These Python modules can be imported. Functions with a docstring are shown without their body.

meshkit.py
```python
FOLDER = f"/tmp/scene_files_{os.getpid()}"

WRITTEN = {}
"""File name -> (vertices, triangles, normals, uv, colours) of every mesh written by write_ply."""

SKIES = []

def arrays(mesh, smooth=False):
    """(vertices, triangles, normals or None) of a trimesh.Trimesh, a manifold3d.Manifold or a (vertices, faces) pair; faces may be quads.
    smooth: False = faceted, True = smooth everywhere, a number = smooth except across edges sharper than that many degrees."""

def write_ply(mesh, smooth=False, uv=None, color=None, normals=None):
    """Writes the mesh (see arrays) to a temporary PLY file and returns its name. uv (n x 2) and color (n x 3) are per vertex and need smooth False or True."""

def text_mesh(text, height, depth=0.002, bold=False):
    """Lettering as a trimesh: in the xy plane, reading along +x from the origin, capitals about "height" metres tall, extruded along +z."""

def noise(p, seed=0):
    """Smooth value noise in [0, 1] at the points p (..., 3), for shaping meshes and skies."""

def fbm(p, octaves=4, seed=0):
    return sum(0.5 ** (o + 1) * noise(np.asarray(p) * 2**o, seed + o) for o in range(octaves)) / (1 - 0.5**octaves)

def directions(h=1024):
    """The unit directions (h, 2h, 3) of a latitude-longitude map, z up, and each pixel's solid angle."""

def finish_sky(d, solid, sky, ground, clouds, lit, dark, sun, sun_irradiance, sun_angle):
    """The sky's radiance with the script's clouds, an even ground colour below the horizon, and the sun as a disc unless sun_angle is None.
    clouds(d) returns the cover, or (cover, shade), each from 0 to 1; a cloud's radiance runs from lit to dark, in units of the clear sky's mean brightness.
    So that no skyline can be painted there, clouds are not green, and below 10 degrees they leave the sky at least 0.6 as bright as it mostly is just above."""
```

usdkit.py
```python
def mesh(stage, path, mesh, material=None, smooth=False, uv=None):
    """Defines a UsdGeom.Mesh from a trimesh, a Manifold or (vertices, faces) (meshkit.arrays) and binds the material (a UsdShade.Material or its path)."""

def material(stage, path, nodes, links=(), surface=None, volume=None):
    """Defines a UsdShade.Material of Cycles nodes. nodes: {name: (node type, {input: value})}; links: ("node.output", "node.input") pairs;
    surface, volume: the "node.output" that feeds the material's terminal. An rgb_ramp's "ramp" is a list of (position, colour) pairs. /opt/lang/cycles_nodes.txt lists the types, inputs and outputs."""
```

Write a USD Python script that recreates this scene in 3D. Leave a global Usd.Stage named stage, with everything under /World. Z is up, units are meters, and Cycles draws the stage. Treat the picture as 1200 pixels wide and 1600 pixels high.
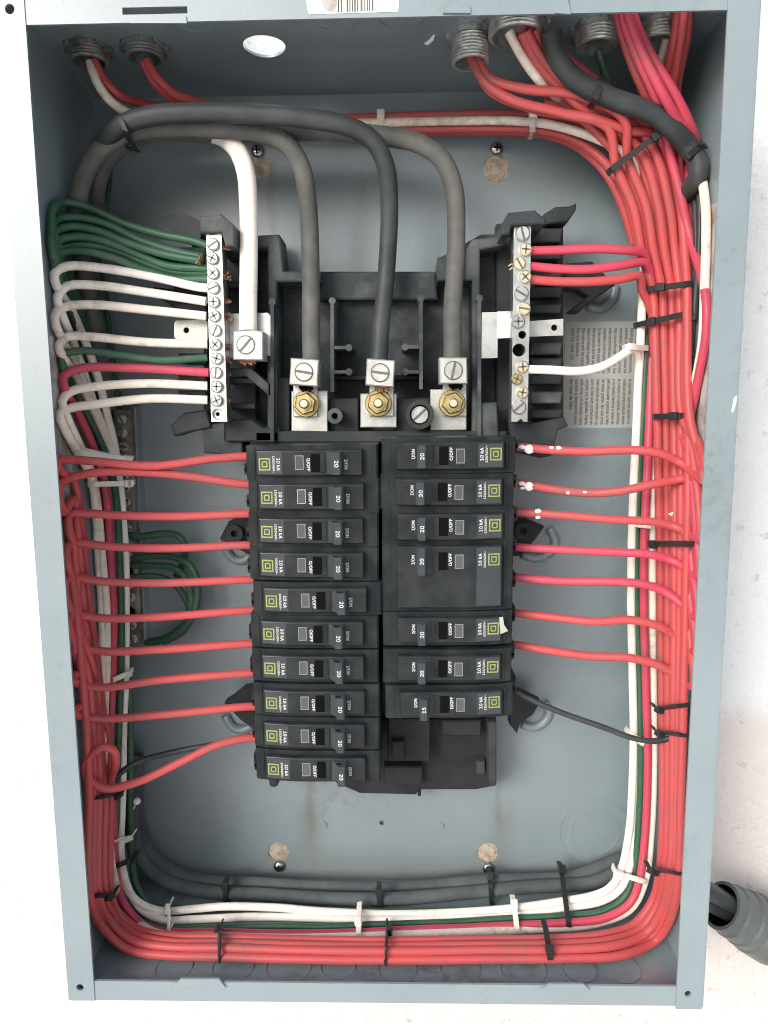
import math, random
import numpy as np, trimesh, usdkit, meshkit
from pxr import Usd, UsdGeom, UsdLux, UsdShade, Sdf, Gf
from shapely.geometry import Polygon, Point, box as sbox
from shapely import affinity

stage = Usd.Stage.CreateInMemory()
UsdGeom.SetStageUpAxis(stage, UsdGeom.Tokens.z)
UsdGeom.SetStageMetersPerUnit(stage, 1.0)
UsdGeom.Xform.Define(stage, '/World')
UsdGeom.Scope.Define(stage, '/World/Looks')
rng = np.random.default_rng(7)

# ------------------------------------------------------------------ camera
# panel space in millimetres: X right, Y into the wall (0 = front of the box), Z up; the box centre hangs 1.5 m up
LIFT = 1500.0
FPX = 1130.0
CPOS = np.array([11.91435, -371.0971, 66.90285])
CROT = np.array([[0.999715793, -0.023172997, 0.005598627], [0.022182945, 0.990242534, 0.137577765], [-0.008732087, -0.13741447, 0.990475146]])
cam = UsdGeom.Camera.Define(stage, '/World/camera')
cam.CreateHorizontalApertureAttr(36.0)
cam.CreateVerticalApertureAttr(48.0)
cam.CreateFocalLengthAttr(36.0 * FPX / 1200.0)
cam.CreateClippingRangeAttr(Gf.Vec2f(0.02, 100.0))
r_, f_, u_ = CROT[:, 0], CROT[:, 1], CROT[:, 2]
cp = (CPOS + [0, 0, LIFT]) * 0.001
cam.AddTransformOp().Set(Gf.Matrix4d(*[float(v) for row in ((*r_, 0), (*u_, 0), (*(-f_), 0), (*cp, 1)) for v in row]))
cam.CreateExposureAttr(0.04)

# ------------------------------------------------------------------ daylight
SUN = np.array([-0.53, -0.80, 0.345]); SUN /= np.linalg.norm(SUN)
EL, ROT = math.asin(SUN[2]), math.atan2(SUN[0], SUN[1])
dome = UsdLux.DomeLight.Define(stage, '/World/sky')
sky = usdkit.material(stage, '/World/Looks/sky', {
    's': ('sky_texture', {'sky_type': 'single_scattering', 'sun_disc': False, 'sun_elevation': EL, 'sun_rotation': ROT, 'air_density': 1.0, 'aerosol_density': 2.0}),
    'h': ('hsv', {'saturation': 0.35}),
    't': ('texture_coordinate', {}), 'x': ('separate_xyz', {}), 'k': ('map_range', {'from_min': 0.0, 'from_max': 1.0, 'to_min': 0.42, 'to_max': 3.8, 'clamp': True}),
    'm': ('mix_color', {'blend_type': 'multiply', 'fac': 1.0, 'use_clamp': False}), 'b': ('background_shader', {'strength': 0.14})},
    [('s.color', 'h.color'), ('t.generated', 'x.vector'), ('x.z', 'k.value'), ('h.color', 'm.a'), ('k.result', 'm.b'), ('m.result', 'b.color')], surface='b.background')
UsdShade.MaterialBindingAPI.Apply(dome.GetPrim()).Bind(sky)
dome.GetPrim().SetCustomDataByKey('kind', 'structure')
sun = UsdLux.DistantLight.Define(stage, '/World/sun')
sun.CreateNormalizeAttr(True); sun.CreateIntensityAttr(0.36); sun.CreateAngleAttr(26.0); sun.CreateColorAttr(Gf.Vec3f(1.0, 0.97, 0.93))
zc = SUN; xc = np.cross([0, 0, 1.0], zc); xc /= np.linalg.norm(xc); yc = np.cross(zc, xc)
sun.AddTransformOp().Set(Gf.Matrix4d(*[float(v) for row in ((*xc, 0), (*yc, 0), (*zc, 0), (0, 0, 5, 1)) for v in row]))

# ------------------------------------------------------------------ materials
def mat(name, color, rough=0.5, metal=0.0, var=0.0, var_color=None, scale=60, bump=0.0, bscale=400, spec=0.5, extra=None, detail=4, ramp=(0.4, 0.65), coat=0.0, grime=0.0):
    nodes = {'g': ('geometry', {}), 'p': ('principled_bsdf', {'roughness': rough, 'metallic': metal, 'base_color': color, 'specular_ior_level': spec, 'coat_weight': coat, 'coat_roughness': 0.2})}
    links = []
    if var_color is not None:
        nodes['n'] = ('noise_texture', {'scale': scale, 'detail': detail, 'roughness': 0.6})
        nodes['r'] = ('rgb_ramp', {'ramp': [(ramp[0], color), (ramp[1], tuple(np.array(color) * (1 - var) + np.array(var_color) * var))]})
        links += [('g.position', 'n.vector'), ('n.fac', 'r.fac'), ('r.color', 'p.base_color')]
    if grime:
        nodes['gn'] = ('noise_texture', {'scale': 160, 'detail': 5, 'roughness': 0.65}); nodes['gl'] = ('noise_texture', {'scale': 22, 'detail': 2}); nodes['gm'] = ('math', {'math_type': 'multiply'})
        nodes['gr'] = ('rgb_ramp', {'ramp': [(0.27, (0, 0, 0)), (0.42, (grime,) * 3)]}); nodes['gx'] = ('mix_color', {'b': (0.12, 0.105, 0.09)})
        links = [l for l in links if l[1] != 'p.base_color'] + [('g.position', 'gn.vector'), ('g.position', 'gl.vector'), ('gn.fac', 'gm.value1'), ('gl.fac', 'gm.value2'), ('gm.value', 'gr.fac'), ('gr.color', 'gx.fac'), ('r.color', 'gx.a'), ('gx.result', 'p.base_color')]
    if bump:
        nodes['bn'] = ('noise_texture', {'scale': bscale, 'detail': 3})
        nodes['b'] = ('bump', {'strength': bump, 'distance': 0.001})
        links += [('g.position', 'bn.vector'), ('bn.fac', 'b.height'), ('b.normal', 'p.normal')]
    return usdkit.material(stage, '/World/Looks/' + name, nodes, links, surface='p.BSDF')

M = {}
M['red'] = mat('red_insulation', (0.47, 0.064, 0.066), 0.48, var=0.7, var_color=(0.39, 0.068, 0.068), scale=35, bump=0.08, bscale=900, grime=0.4)
M['pink'] = mat('pinkish_red_insulation', (0.51, 0.054, 0.092), 0.45, var=0.7, var_color=(0.42, 0.054, 0.082), scale=35, bump=0.08, bscale=900, grime=0.35)
M['cream'] = mat('cream_insulation', (0.80, 0.70, 0.60), 0.45, var=0.5, var_color=(0.66, 0.55, 0.45), scale=40, bump=0.06, bscale=900, grime=0.45)
M['white'] = mat('white_insulation', (0.82, 0.755, 0.68), 0.45, var=0.4, var_color=(0.68, 0.61, 0.53), scale=40, bump=0.06, bscale=900, grime=0.3)
M['green'] = mat('green_insulation', (0.017, 0.076, 0.037), 0.46, var=0.7, var_color=(0.04, 0.10, 0.062), scale=60, bump=0.08, bscale=900, grime=0.4)
M['cable'] = mat('black_cable_jacket', (0.020, 0.024, 0.026), 0.55, var=0.7, var_color=(0.048, 0.053, 0.054), scale=45, bump=0.15, bscale=700)
M['dusty_cable'] = mat('dusty_cable_jacket', (0.062, 0.064, 0.059), 0.65, var=0.8, var_color=(0.115, 0.112, 0.098), scale=55, bump=0.2, bscale=700)
M['bottom_cable'] = mat('greyed_cable_jacket', (0.052, 0.062, 0.064), 0.8, var=0.8, var_color=(0.09, 0.103, 0.105), scale=40, bump=0.2, bscale=500)
M['black_wire'] = mat('black_insulation', (0.022, 0.025, 0.026), 0.45, var=0.5, var_color=(0.05, 0.055, 0.055), scale=60)
M['copper'] = mat('copper', (0.50, 0.25, 0.17), 0.42, 1.0, var=0.7, var_color=(0.26, 0.12, 0.08), scale=300)
M['zinc'] = mat('zinc_plate', (0.54, 0.55, 0.54), 0.36, 1.0, var=0.7, var_color=(0.36, 0.36, 0.33), scale=120, bump=0.1, bscale=1500)
M['tin'] = mat('tinned_aluminium', (0.50, 0.505, 0.48), 0.45, 0.75, var=0.7, var_color=(0.36, 0.355, 0.31), scale=130, bump=0.15, bscale=1200)
M['chrome'] = mat('bright_steel', (0.46, 0.47, 0.47), 0.25, 1.0, var=0.8, var_color=(0.26, 0.27, 0.26), scale=70)
M['brass'] = mat('brass', (0.56, 0.45, 0.22), 0.34, 1.0, var=0.7, var_color=(0.34, 0.26, 0.12), scale=200)
M['dull_brass'] = mat('dull_brass', (0.74, 0.66, 0.47), 0.35, 1.0)
M['slot_metal'] = mat('screw_slot_shadow', (0.13, 0.125, 0.115), 0.5, 0.6)
M['slot'] = mat('dark_recess', (0.005, 0.005, 0.005), 0.9, spec=0.05)
M['galv'] = mat('galvanised_steel', (0.62, 0.65, 0.63), 0.38, 0.8, var=0.9, var_color=(0.34, 0.33, 0.29), scale=160, bump=0.3, bscale=900)
M['dim_galv'] = mat('dull_steel', (0.26, 0.27, 0.26), 0.55, 0.6, var=0.9, var_color=(0.12, 0.11, 0.10), scale=160, bump=0.3, bscale=900)
M['rust_bar'] = mat('tarnished_bar', (0.30, 0.28, 0.24), 0.5, 0.6, var=1.0, var_color=(0.10, 0.075, 0.05), scale=90, bump=0.3, bscale=600)
M['black'] = mat('black_plastic', (0.020, 0.024, 0.026), 0.46, var=0.8, var_color=(0.05, 0.055, 0.055), scale=30, bump=0.1, bscale=900, spec=0.2)
M['dusty_black'] = mat('dusty_black_plastic', (0.032, 0.039, 0.042), 0.6, var=1.0, var_color=(0.115, 0.12, 0.115), scale=38, bump=0.15, bscale=700, ramp=(0.42, 0.72), spec=0.2)
M['deep_black'] = mat('deep_black_plastic', (0.014, 0.015, 0.018), 0.5, var=0.7, var_color=(0.03, 0.03, 0.034), scale=40, spec=0.2)
M['breaker'] = mat('breaker_plastic', (0.012, 0.0145, 0.016), 0.34, var=0.6, var_color=(0.038, 0.042, 0.043), scale=60, bump=0.06, bscale=1200, spec=0.13)
M['face'] = mat('breaker_face', (0.009, 0.011, 0.0125), 0.25, var=0.5, var_color=(0.03, 0.033, 0.034), scale=80, spec=0.32)
M['grey_print'] = mat('breaker_label_grey', (0.040, 0.045, 0.048), 0.42, var=0.4, var_color=(0.055, 0.06, 0.064), scale=90, spec=0.2)
M['handle'] = mat('breaker_handle', (0.034, 0.040, 0.043), 0.42, var=0.6, var_color=(0.055, 0.062, 0.065), scale=120, spec=0.22)
M['window'] = mat('indicator_window', (0.05, 0.053, 0.056), 0.12, coat=0.5)
M['window_rim'] = mat('indicator_rim', (0.19, 0.2, 0.2), 0.3)
M['pink_rim'] = mat('pink_indicator_rim', (0.55, 0.24, 0.22), 0.3)
M['print'] = mat('white_print', (0.56, 0.58, 0.56), 0.6, var=0.5, var_color=(0.32, 0.33, 0.33), scale=300, ramp=(0.5, 0.65))
M['logo'] = mat('yellow_green_print', (0.26, 0.29, 0.075), 0.6, var=0.6, var_color=(0.15, 0.17, 0.05), scale=300)
M['paint'] = mat('white_paint_drip', (0.88, 0.86, 0.84), 0.6, bump=0.2, bscale=300)
M['tie_black'] = mat('black_nylon', (0.018, 0.019, 0.020), 0.4, spec=0.28)
M['tie_white'] = mat('natural_nylon', (0.70, 0.67, 0.60), 0.35)
M['sticker'] = mat('caution_sticker', (0.37, 0.385, 0.36), 0.55, var=0.5, var_color=(0.30, 0.31, 0.285), scale=45)
M['sticker_ink'] = mat('sticker_ink', (0.05, 0.05, 0.045), 0.7)
M['barcode_paper'] = mat('barcode_paper', (0.82, 0.81, 0.78), 0.6, var=0.5, var_color=(0.6, 0.55, 0.5), scale=60)
M['conduit'] = mat('grey_conduit', (0.08, 0.09, 0.088), 0.55, var=0.9, var_color=(0.055, 0.063, 0.06), scale=35, bump=0.25, bscale=500)
M['mortar'] = mat('mortar', (0.42, 0.36, 0.29), 0.9, var=1.0, var_color=(0.26, 0.20, 0.14), scale=220, bump=1.0, bscale=500)
M['tape'] = mat('worn_primer_strip', (0.42, 0.40, 0.38), 0.7, var=1.0, var_color=(0.20, 0.15, 0.12), scale=60, bump=0.4, bscale=300)

def steel(name, dirt, stains=False):
    """Blue-grey sheet steel enamel with grime; two old rust runs on the back sheet."""
    n = {'g': ('geometry', {}),
         'n1': ('noise_texture', {'scale': 9, 'detail': 5, 'roughness': 0.6}),
         'r1': ('rgb_ramp', {'ramp': [(0.3, (0.146, 0.188, 0.204)), (0.7, (0.192, 0.236, 0.252))]}),
         'n2': ('noise_texture', {'scale': 130, 'detail': 4, 'roughness': 0.7}),
         'n3': ('noise_texture', {'scale': 14, 'detail': 3}),
         'm3': ('math', {'math_type': 'multiply'}),
         'r2': ('rgb_ramp', {'ramp': [(0.36 - 0.1 * dirt, (0, 0, 0)), (0.36 + 0.1 * (1 - dirt) + 0.08, (1, 1, 1))]}),
         'mx': ('mix_color', {'fac': 0.5, 'b': (0.075, 0.075, 0.062)}),
         'fm': ('math', {'math_type': 'multiply', 'value2': dirt}),
         'bn': ('noise_texture', {'scale': 420, 'detail': 2}),
         'b': ('bump', {'strength': 0.10, 'distance': 0.001}),
         'p': ('principled_bsdf', {'roughness': 0.42, 'specular_ior_level': 0.7, 'coat_weight': 1.0, 'coat_roughness': 0.36})}
    l = [('g.position', 'n1.vector'), ('g.position', 'n2.vector'), ('g.position', 'n3.vector'), ('n1.fac', 'r1.fac'),
         ('n2.fac', 'm3.value1'), ('n3.fac', 'm3.value2'), ('m3.value', 'r2.fac'), ('r2.color', 'fm.value1'), ('fm.value', 'mx.fac'), ('r1.color', 'mx.a'),
         ('g.position', 'bn.vector'), ('bn.fac', 'b.height'), ('b.normal', 'p.normal')]
    last = 'mx.result'
    if stains:
        n['sp'] = ('separate_xyz', {}); l.append(('g.position', 'sp.vector'))
        n['ns'] = ('noise_texture', {'scale': 45, 'detail': 5, 'roughness': 0.7}); l.append(('g.position', 'ns.vector'))
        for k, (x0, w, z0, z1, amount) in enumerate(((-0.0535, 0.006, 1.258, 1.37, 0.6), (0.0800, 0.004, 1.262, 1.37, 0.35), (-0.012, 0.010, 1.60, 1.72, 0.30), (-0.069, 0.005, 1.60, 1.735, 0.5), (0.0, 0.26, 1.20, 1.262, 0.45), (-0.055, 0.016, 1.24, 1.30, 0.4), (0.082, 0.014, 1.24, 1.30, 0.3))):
            # distance from the run, wobbled by noise
            n[f'a{k}'] = ('math', {'math_type': 'subtract', 'value2': x0}); l.append(('sp.x', f'a{k}.value1'))
            n[f'w{k}'] = ('math', {'math_type': 'multiply_add', 'value2': 0.012, 'value3': -0.006}); l.append(('ns.fac', f'w{k}.value1'))
            n[f'c{k}'] = ('math', {'math_type': 'add'}); l += [(f'a{k}.value', f'c{k}.value1'), (f'w{k}.value', f'c{k}.value2')]
            n[f'd{k}'] = ('math', {'math_type': 'absolute'}); l.append((f'c{k}.value', f'd{k}.value1'))
            n[f'e{k}'] = ('map_range', {'range_type': 'smoothstep', 'from_min': w, 'from_max': 0.0, 'to_min': 0.0, 'to_max': amount, 'clamp': True}); l.append((f'd{k}.value', f'e{k}.value'))
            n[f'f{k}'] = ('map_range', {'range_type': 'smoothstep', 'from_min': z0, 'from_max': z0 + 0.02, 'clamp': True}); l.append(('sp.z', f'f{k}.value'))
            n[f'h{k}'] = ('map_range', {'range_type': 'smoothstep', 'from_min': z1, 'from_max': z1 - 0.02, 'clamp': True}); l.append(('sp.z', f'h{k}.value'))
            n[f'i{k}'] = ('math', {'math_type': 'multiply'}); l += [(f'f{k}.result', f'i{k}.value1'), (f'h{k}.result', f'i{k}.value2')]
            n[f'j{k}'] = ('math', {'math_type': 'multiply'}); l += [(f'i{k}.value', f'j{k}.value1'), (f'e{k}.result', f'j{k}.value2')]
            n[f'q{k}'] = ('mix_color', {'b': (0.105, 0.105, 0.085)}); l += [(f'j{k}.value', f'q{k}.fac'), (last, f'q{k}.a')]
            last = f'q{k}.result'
    l.append((last, 'p.base_color'))
    return usdkit.material(stage, '/World/Looks/' + name, n, l, surface='p.BSDF')
M['steel'] = steel('enamel_steel', 0.5)
M['steel_back'] = steel('enamel_steel_back', 0.45, True)
M['steel_dirty'] = steel('enamel_steel_grimy', 0.95)

def wall_material():
    n = {'g': ('geometry', {}), 'sp': ('separate_xyz', {}),
         'nb': ('noise_texture', {'scale': 7, 'detail': 4}),
         'ad': ('math', {'math_type': 'multiply_add', 'value2': 0.05}),
         'mr': ('map_range', {'range_type': 'smoothstep', 'from_min': 1.368, 'from_max': 1.392, 'clamp': True}),
         'mx': ('mix_color', {'a': (0.76, 0.695, 0.665), 'b': (0.85, 0.855, 0.855)}),
         'n2': ('noise_texture', {'scale': 90, 'detail': 6, 'roughness': 0.7}),
         'r2': ('rgb_ramp', {'ramp': [(0.30, (0.55, 0.50, 0.47)), (0.40, (1, 1, 1))]}),
         'm2': ('mix_color', {'blend_type': 'multiply', 'fac': 0.6}),
         'vo': ('voronoi_texture', {'scale': 55}),
         'rv': ('rgb_ramp', {'ramp': [(0.045, (0.16, 0.14, 0.13)), (0.07, (1, 1, 1))]}),
         'm3': ('mix_color', {'blend_type': 'multiply', 'fac': 0.9}),
         'n3': ('noise_texture', {'scale': 55, 'detail': 8, 'roughness': 0.75}),
         'b': ('bump', {'strength': 1.0, 'distance': 0.006}),
         'p': ('principled_bsdf', {'roughness': 0.85})}
    l = [('g.position', 'sp.vector'), ('g.position', 'nb.vector'), ('nb.fac', 'ad.value1'), ('sp.z', 'ad.value3'), ('ad.value', 'mr.value'), ('mr.result', 'mx.fac'),
         ('g.position', 'n2.vector'), ('n2.fac', 'r2.fac'), ('mx.result', 'm2.a'), ('r2.color', 'm2.b'), ('g.position', 'n3.vector'), ('n3.fac', 'b.height'), ('b.normal', 'p.normal'), ('m2.result', 'p.base_color')]
    return usdkit.material(stage, '/World/Looks/stucco', {k: v for k, v in n.items() if k not in ('vo', 'rv', 'm3')}, l, surface='p.BSDF')
M['wall'] = wall_material()

# ------------------------------------------------------------------ helpers
def P(x, y, d):
    """The point of panel space seen at a pixel of the photograph, at depth d (mm) behind the front of the box."""
    v = CROT @ np.array([(x - 600) / FPX, 1, (800 - y) / FPX])
    return CPOS + (d - CPOS[1]) / v[1] * v
def PP(pts): return np.array([P(*p) for p in pts])

taken = {}
def unique(parent, name):
    k = (parent, name); n = taken.get(k, -1) + 1; taken[k] = n
    return f'{parent}/{name}' + (f'_{n:03d}' if n else '')
def tag(prim, label=None, cat=None, group=None, kind=None):
    for k, v in (('label', label), ('category', cat), ('group', group), ('kind', kind)):
        if v: prim.SetCustomDataByKey(k, v)
    return prim
loc_of = {}
def thing(name, label, cat, loc=(0, 0, 0), group=None, kind=None):
    path = unique('/World', name)
    x = UsdGeom.Xform.Define(stage, path)
    loc = np.asarray(loc, float)
    x.AddTranslateOp().Set(Gf.Vec3d(*[float(c) for c in (loc + [0, 0, LIFT]) * 0.001]))
    loc_of[path] = loc
    tag(x.GetPrim(), label, cat, group, kind)
    return path
def join(ms):
    return trimesh.util.concatenate([m if isinstance(m, trimesh.Trimesh) else trimesh.Trimesh(*m, process=False) for m in ms])
def part(parent, name, mesh, m, label=None, smooth=False):
    """One mesh under a thing or a part; mesh in panel millimetres."""
    path = unique(parent, name)
    top = '/'.join(path.split('/')[:3])
    if not isinstance(mesh, trimesh.Trimesh): mesh = trimesh.Trimesh(*mesh, process=False)
    v = (np.array(mesh.vertices) - loc_of[top]) * 0.001
    if path == top: v = v + [0, 0, LIFT * 0.001]
    g = usdkit.mesh(stage, path, trimesh.Trimesh(v, np.array(mesh.faces), process=False), M[m] if isinstance(m, str) else m, smooth=smooth)
    loc_of[path] = loc_of[top]
    tag(g.GetPrim(), label)
    return path
def single(name, mesh, m, label, cat, group=None, kind=None, smooth=False):
    path = unique('/World', name); loc_of[path] = np.zeros(3)
    taken[('/World', name)] -= 1
    path = part('/World', name, mesh, m, None, smooth)
    tag(stage.GetPrimAtPath(path), label, cat, group, kind)
    return path
loc_of['/World'] = np.zeros(3)

def prism(poly, y0, y1, bevel=0.0):
    """Polygon in X,Z (mm) from depth y0 (front) to y1, front edge chamfered by bevel."""
    if not isinstance(poly, Polygon): poly = Polygon(poly)
    if not poly.is_valid: poly = poly.buffer(0)
    polys = [poly] if poly.geom_type == 'Polygon' else list(poly.geoms)
    out = []
    for p in polys:
        if bevel:
            q = p.buffer(-bevel, join_style=2)
            ok = q.geom_type == 'Polygon' and len(q.exterior.coords) == len(p.exterior.coords) and not p.interiors and not q.is_empty
            if ok:
                a = np.array(p.exterior.coords)[:-1]; b = np.array(q.exterior.coords)[:-1]
                # match starting corners
                k = int(np.argmin(((b - a[0]) ** 2).sum(1))); b = np.roll(b, -k, 0)
                if np.sign(Polygon(a).exterior.is_ccw - .5) != np.sign(Polygon(b).exterior.is_ccw - .5): b = np.roll(b[::-1], 1, 0)
                m = trimesh.creation.extrude_polygon(p, y1 - y0 - bevel, engine='earcut')
                n = len(a)
                cap = trimesh.creation.triangulate_polygon(Polygon(b), engine='earcut')
                vv = np.vstack([np.c_[a, np.zeros(n)], np.c_[b, np.full(n, -bevel)]])
                ff = []
                for i in range(n):
                    j = (i + 1) % n
                    ff += [[i, j, n + j], [i, n + j, n + i]]
                band = trimesh.Trimesh(vv, ff, process=False)
                capm = trimesh.Trimesh(np.c_[cap[0], np.full(len(cap[0]), -bevel)], cap[1][:, ::-1], process=False)
                m = join([m, band, capm]); m.vertices[:, 2] += bevel
                m.merge_vertices(); m.fix_normals()
            else:
                m = trimesh.creation.extrude_polygon(p, y1 - y0, engine='earcut')
        else:
            m = trimesh.creation.extrude_polygon(p, y1 - y0, engine='earcut')
        v = m.vertices.copy()
        m2 = trimesh.Trimesh(np.c_[v[:, 0], v[:, 2] + y0, v[:, 1]], m.faces[:, ::-1], process=False)
        out.append(m2)
    return join(out)
def pxpoly(pts, d): return Polygon([(lambda q: (q[0], q[2]))(P(x, y, d)) for x, y in pts])
def pxprism(pts, d0, d1, bevel=0.0, holes=()):
    p = pxpoly(pts, d0)
    for hx, hy, hr in holes:
        q = P(hx, hy, d0); p = p.difference(Point(q[0], q[2]).buffer(hr, 10))
    return prism(p, d0, d1, bevel)
def bx(x0, x1, y0, y1, z0, z1, bevel=0.0):
    return prism(sbox(min(x0, x1), min(z0, z1), max(x0, x1), max(z0, z1)), y0, y1, bevel)
def cyl(c, r, y0, y1, n=24, bevel=0.0):
    return prism(Point(c[0], c[2]).buffer(r, max(3, n // 4)), y0, y1, bevel)
def ring(c, r0, r1, y0, y1, n=24):
    return prism(Point(c[0], c[2]).buffer(r1, n // 4).difference(Point(c[0], c[2]).buffer(r0, n // 4)), y0, y1)
def spline(pts, step=4.0):
    """Centripetal Catmull-Rom through points (mm)."""
    p = np.asarray(pts, float)
    if len(p) == 2:
        n = max(2, int(np.linalg.norm(p[1] - p[0]) / step) + 1)
        return p[0] + np.linspace(0, 1, n)[:, None] * (p[1] - p[0])
    p = np.vstack([2 * p[0] - p[1], p, 2 * p[-1] - p[-2]])
    out = []
    for i in range(1, len(p) - 2):
        a, b, c, d = p[i - 1:i + 3]
        t0 = 0; t1 = t0 + max(1e-6, np.linalg.norm(b - a)) ** .5; t2 = t1 + max(1e-6, np.linalg.norm(c - b)) ** .5; t3 = t2 + max(1e-6, np.linalg.norm(d - c)) ** .5
        n = max(2, int(np.linalg.norm(c - b) / step))
        t = np.linspace(t1, t2, n, endpoint=False)[:, None]
        A1 = (t1 - t) / (t1 - t0) * a + (t - t0) / (t1 - t0) * b; A2 = (t2 - t) / (t2 - t1) * b + (t - t1) / (t2 - t1) * c; A3 = (t3 - t) / (t3 - t2) * c + (t - t2) / (t3 - t2) * d
        B1 = (t2 - t) / (t2 - t0) * A1 + (t - t0) / (t2 - t0) * A2; B2 = (t3 - t) / (t3 - t1) * A2 + (t - t1) / (t3 - t1) * A3
        out.append((t2 - t) / (t2 - t1) * B1 + (t - t1) / (t2 - t1) * B2)
    return np.vstack(out + [p[-2:-1]])
def frames(c):
    t = np.gradient(c, axis=0); t /= np.maximum(np.linalg.norm(t, axis=1, keepdims=True), 1e-9)
    n = np.cross(t[0], [0, 1.0, 0]); n = n if np.linalg.norm(n) > 0.1 else np.cross(t[0], [1.0, 0, 0])
    N = []
    for k in range(len(c)):
        n = n - t[k] * (n @ t[k]); n /= np.linalg.norm(n); N.append(n)
    N = np.array(N)
    return t, N, np.cross(t, N)
def tube(c, r, sides=10, caps=True):
    c = np.asarray(c, float); t, N, B = frames(c); n = len(c)
    r = np.broadcast_to(r, n)
    a = np.linspace(0, 2 * np.pi, sides, endpoint=False)
    v = (c[:, None] + r[:, None, None] * (np.cos(a)[None, :, None] * N[:, None] + np.sin(a)[None, :, None] * B[:, None])).reshape(-1, 3)
    i = np.arange(n - 1)[:, None] * sides; j = np.arange(sides)[None]; k = (j + 1) % sides
    q = np.stack([i + j, i + k, i + sides + k, i + sides + j], -1).reshape(-1, 4)
    f = [q[:, [0, 1, 2]], q[:, [0, 2, 3]]]
    if caps:
        v = np.vstack([v, c[0], c[-1]]); m = n * sides
        s = np.arange(sides); e = (s + 1) % sides
        f += [np.stack([np.full(sides, m), e, s], 1), np.stack([np.full(sides, m + 1), (n - 1) * sides + s, (n - 1) * sides + e], 1)]
    return trimesh.Trimesh(v, np.vstack(f), process=False)
def strap(c, half_w, half_t, wdir=None, closed=False):
    """Flat band along points c: half_w across (wdir), half_t thick."""
    c = np.asarray(c, float)
    t = np.roll(c, -1, 0) - np.roll(c, 1, 0) if closed else np.gradient(c, axis=0)
    t /= np.maximum(np.linalg.norm(t, axis=1, keepdims=True), 1e-9)
    W = np.tile(np.asarray(wdir, float) / np.linalg.norm(wdir), (len(c), 1))
    T = np.cross(t, W); T /= np.maximum(np.linalg.norm(T, axis=1, keepdims=True), 1e-9)
    v = np.stack([c + W * half_w + T * half_t, c - W * half_w + T * half_t, c - W * half_w - T * half_t, c + W * half_w - T * half_t], 1).reshape(-1, 3)
    f = []
    n = len(c)
    for i in range(n if closed else n - 1):
        a, b = i * 4, ((i + 1) % n) * 4
        for s in range(4):
            e = (s + 1) % 4
            f += [[a + s, a + e, b + e], [a + s, b + e, b + s]]
    if not closed: f += [[0, 2, 1], [0, 3, 2], [4 * n - 4, 4 * n - 3, 4 * n - 2], [4 * n - 4, 4 * n - 2, 4 * n - 1]]
    m = trimesh.Trimesh(v, f, process=False); m.fix_normals(); return m
def rot_text(text, h, at, y, up=False, depth=0.12, bold=False, center=True):
    """Lettering on a face that looks at the viewer. up False: reads top to bottom; True: bottom to top; None: upright."""
    m = meshkit.text_mesh(text, h, depth, bold)
    v = m.vertices.copy()
    if center: v[:, 0] -= (v[:, 0].max() + v[:, 0].min()) / 2
    else: v[:, 0] -= v[:, 0].min()
    v[:, 1] -= h / 2
    x, yy, z = v.T
    if up is None: w = np.c_[x, -z, yy]
    elif up: w = np.c_[-yy, -z, x]
    else: w = np.c_[yy, -z, -x]
    return trimesh.Trimesh(w + [at[0], y, at[1]], m.faces, process=False)

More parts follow.
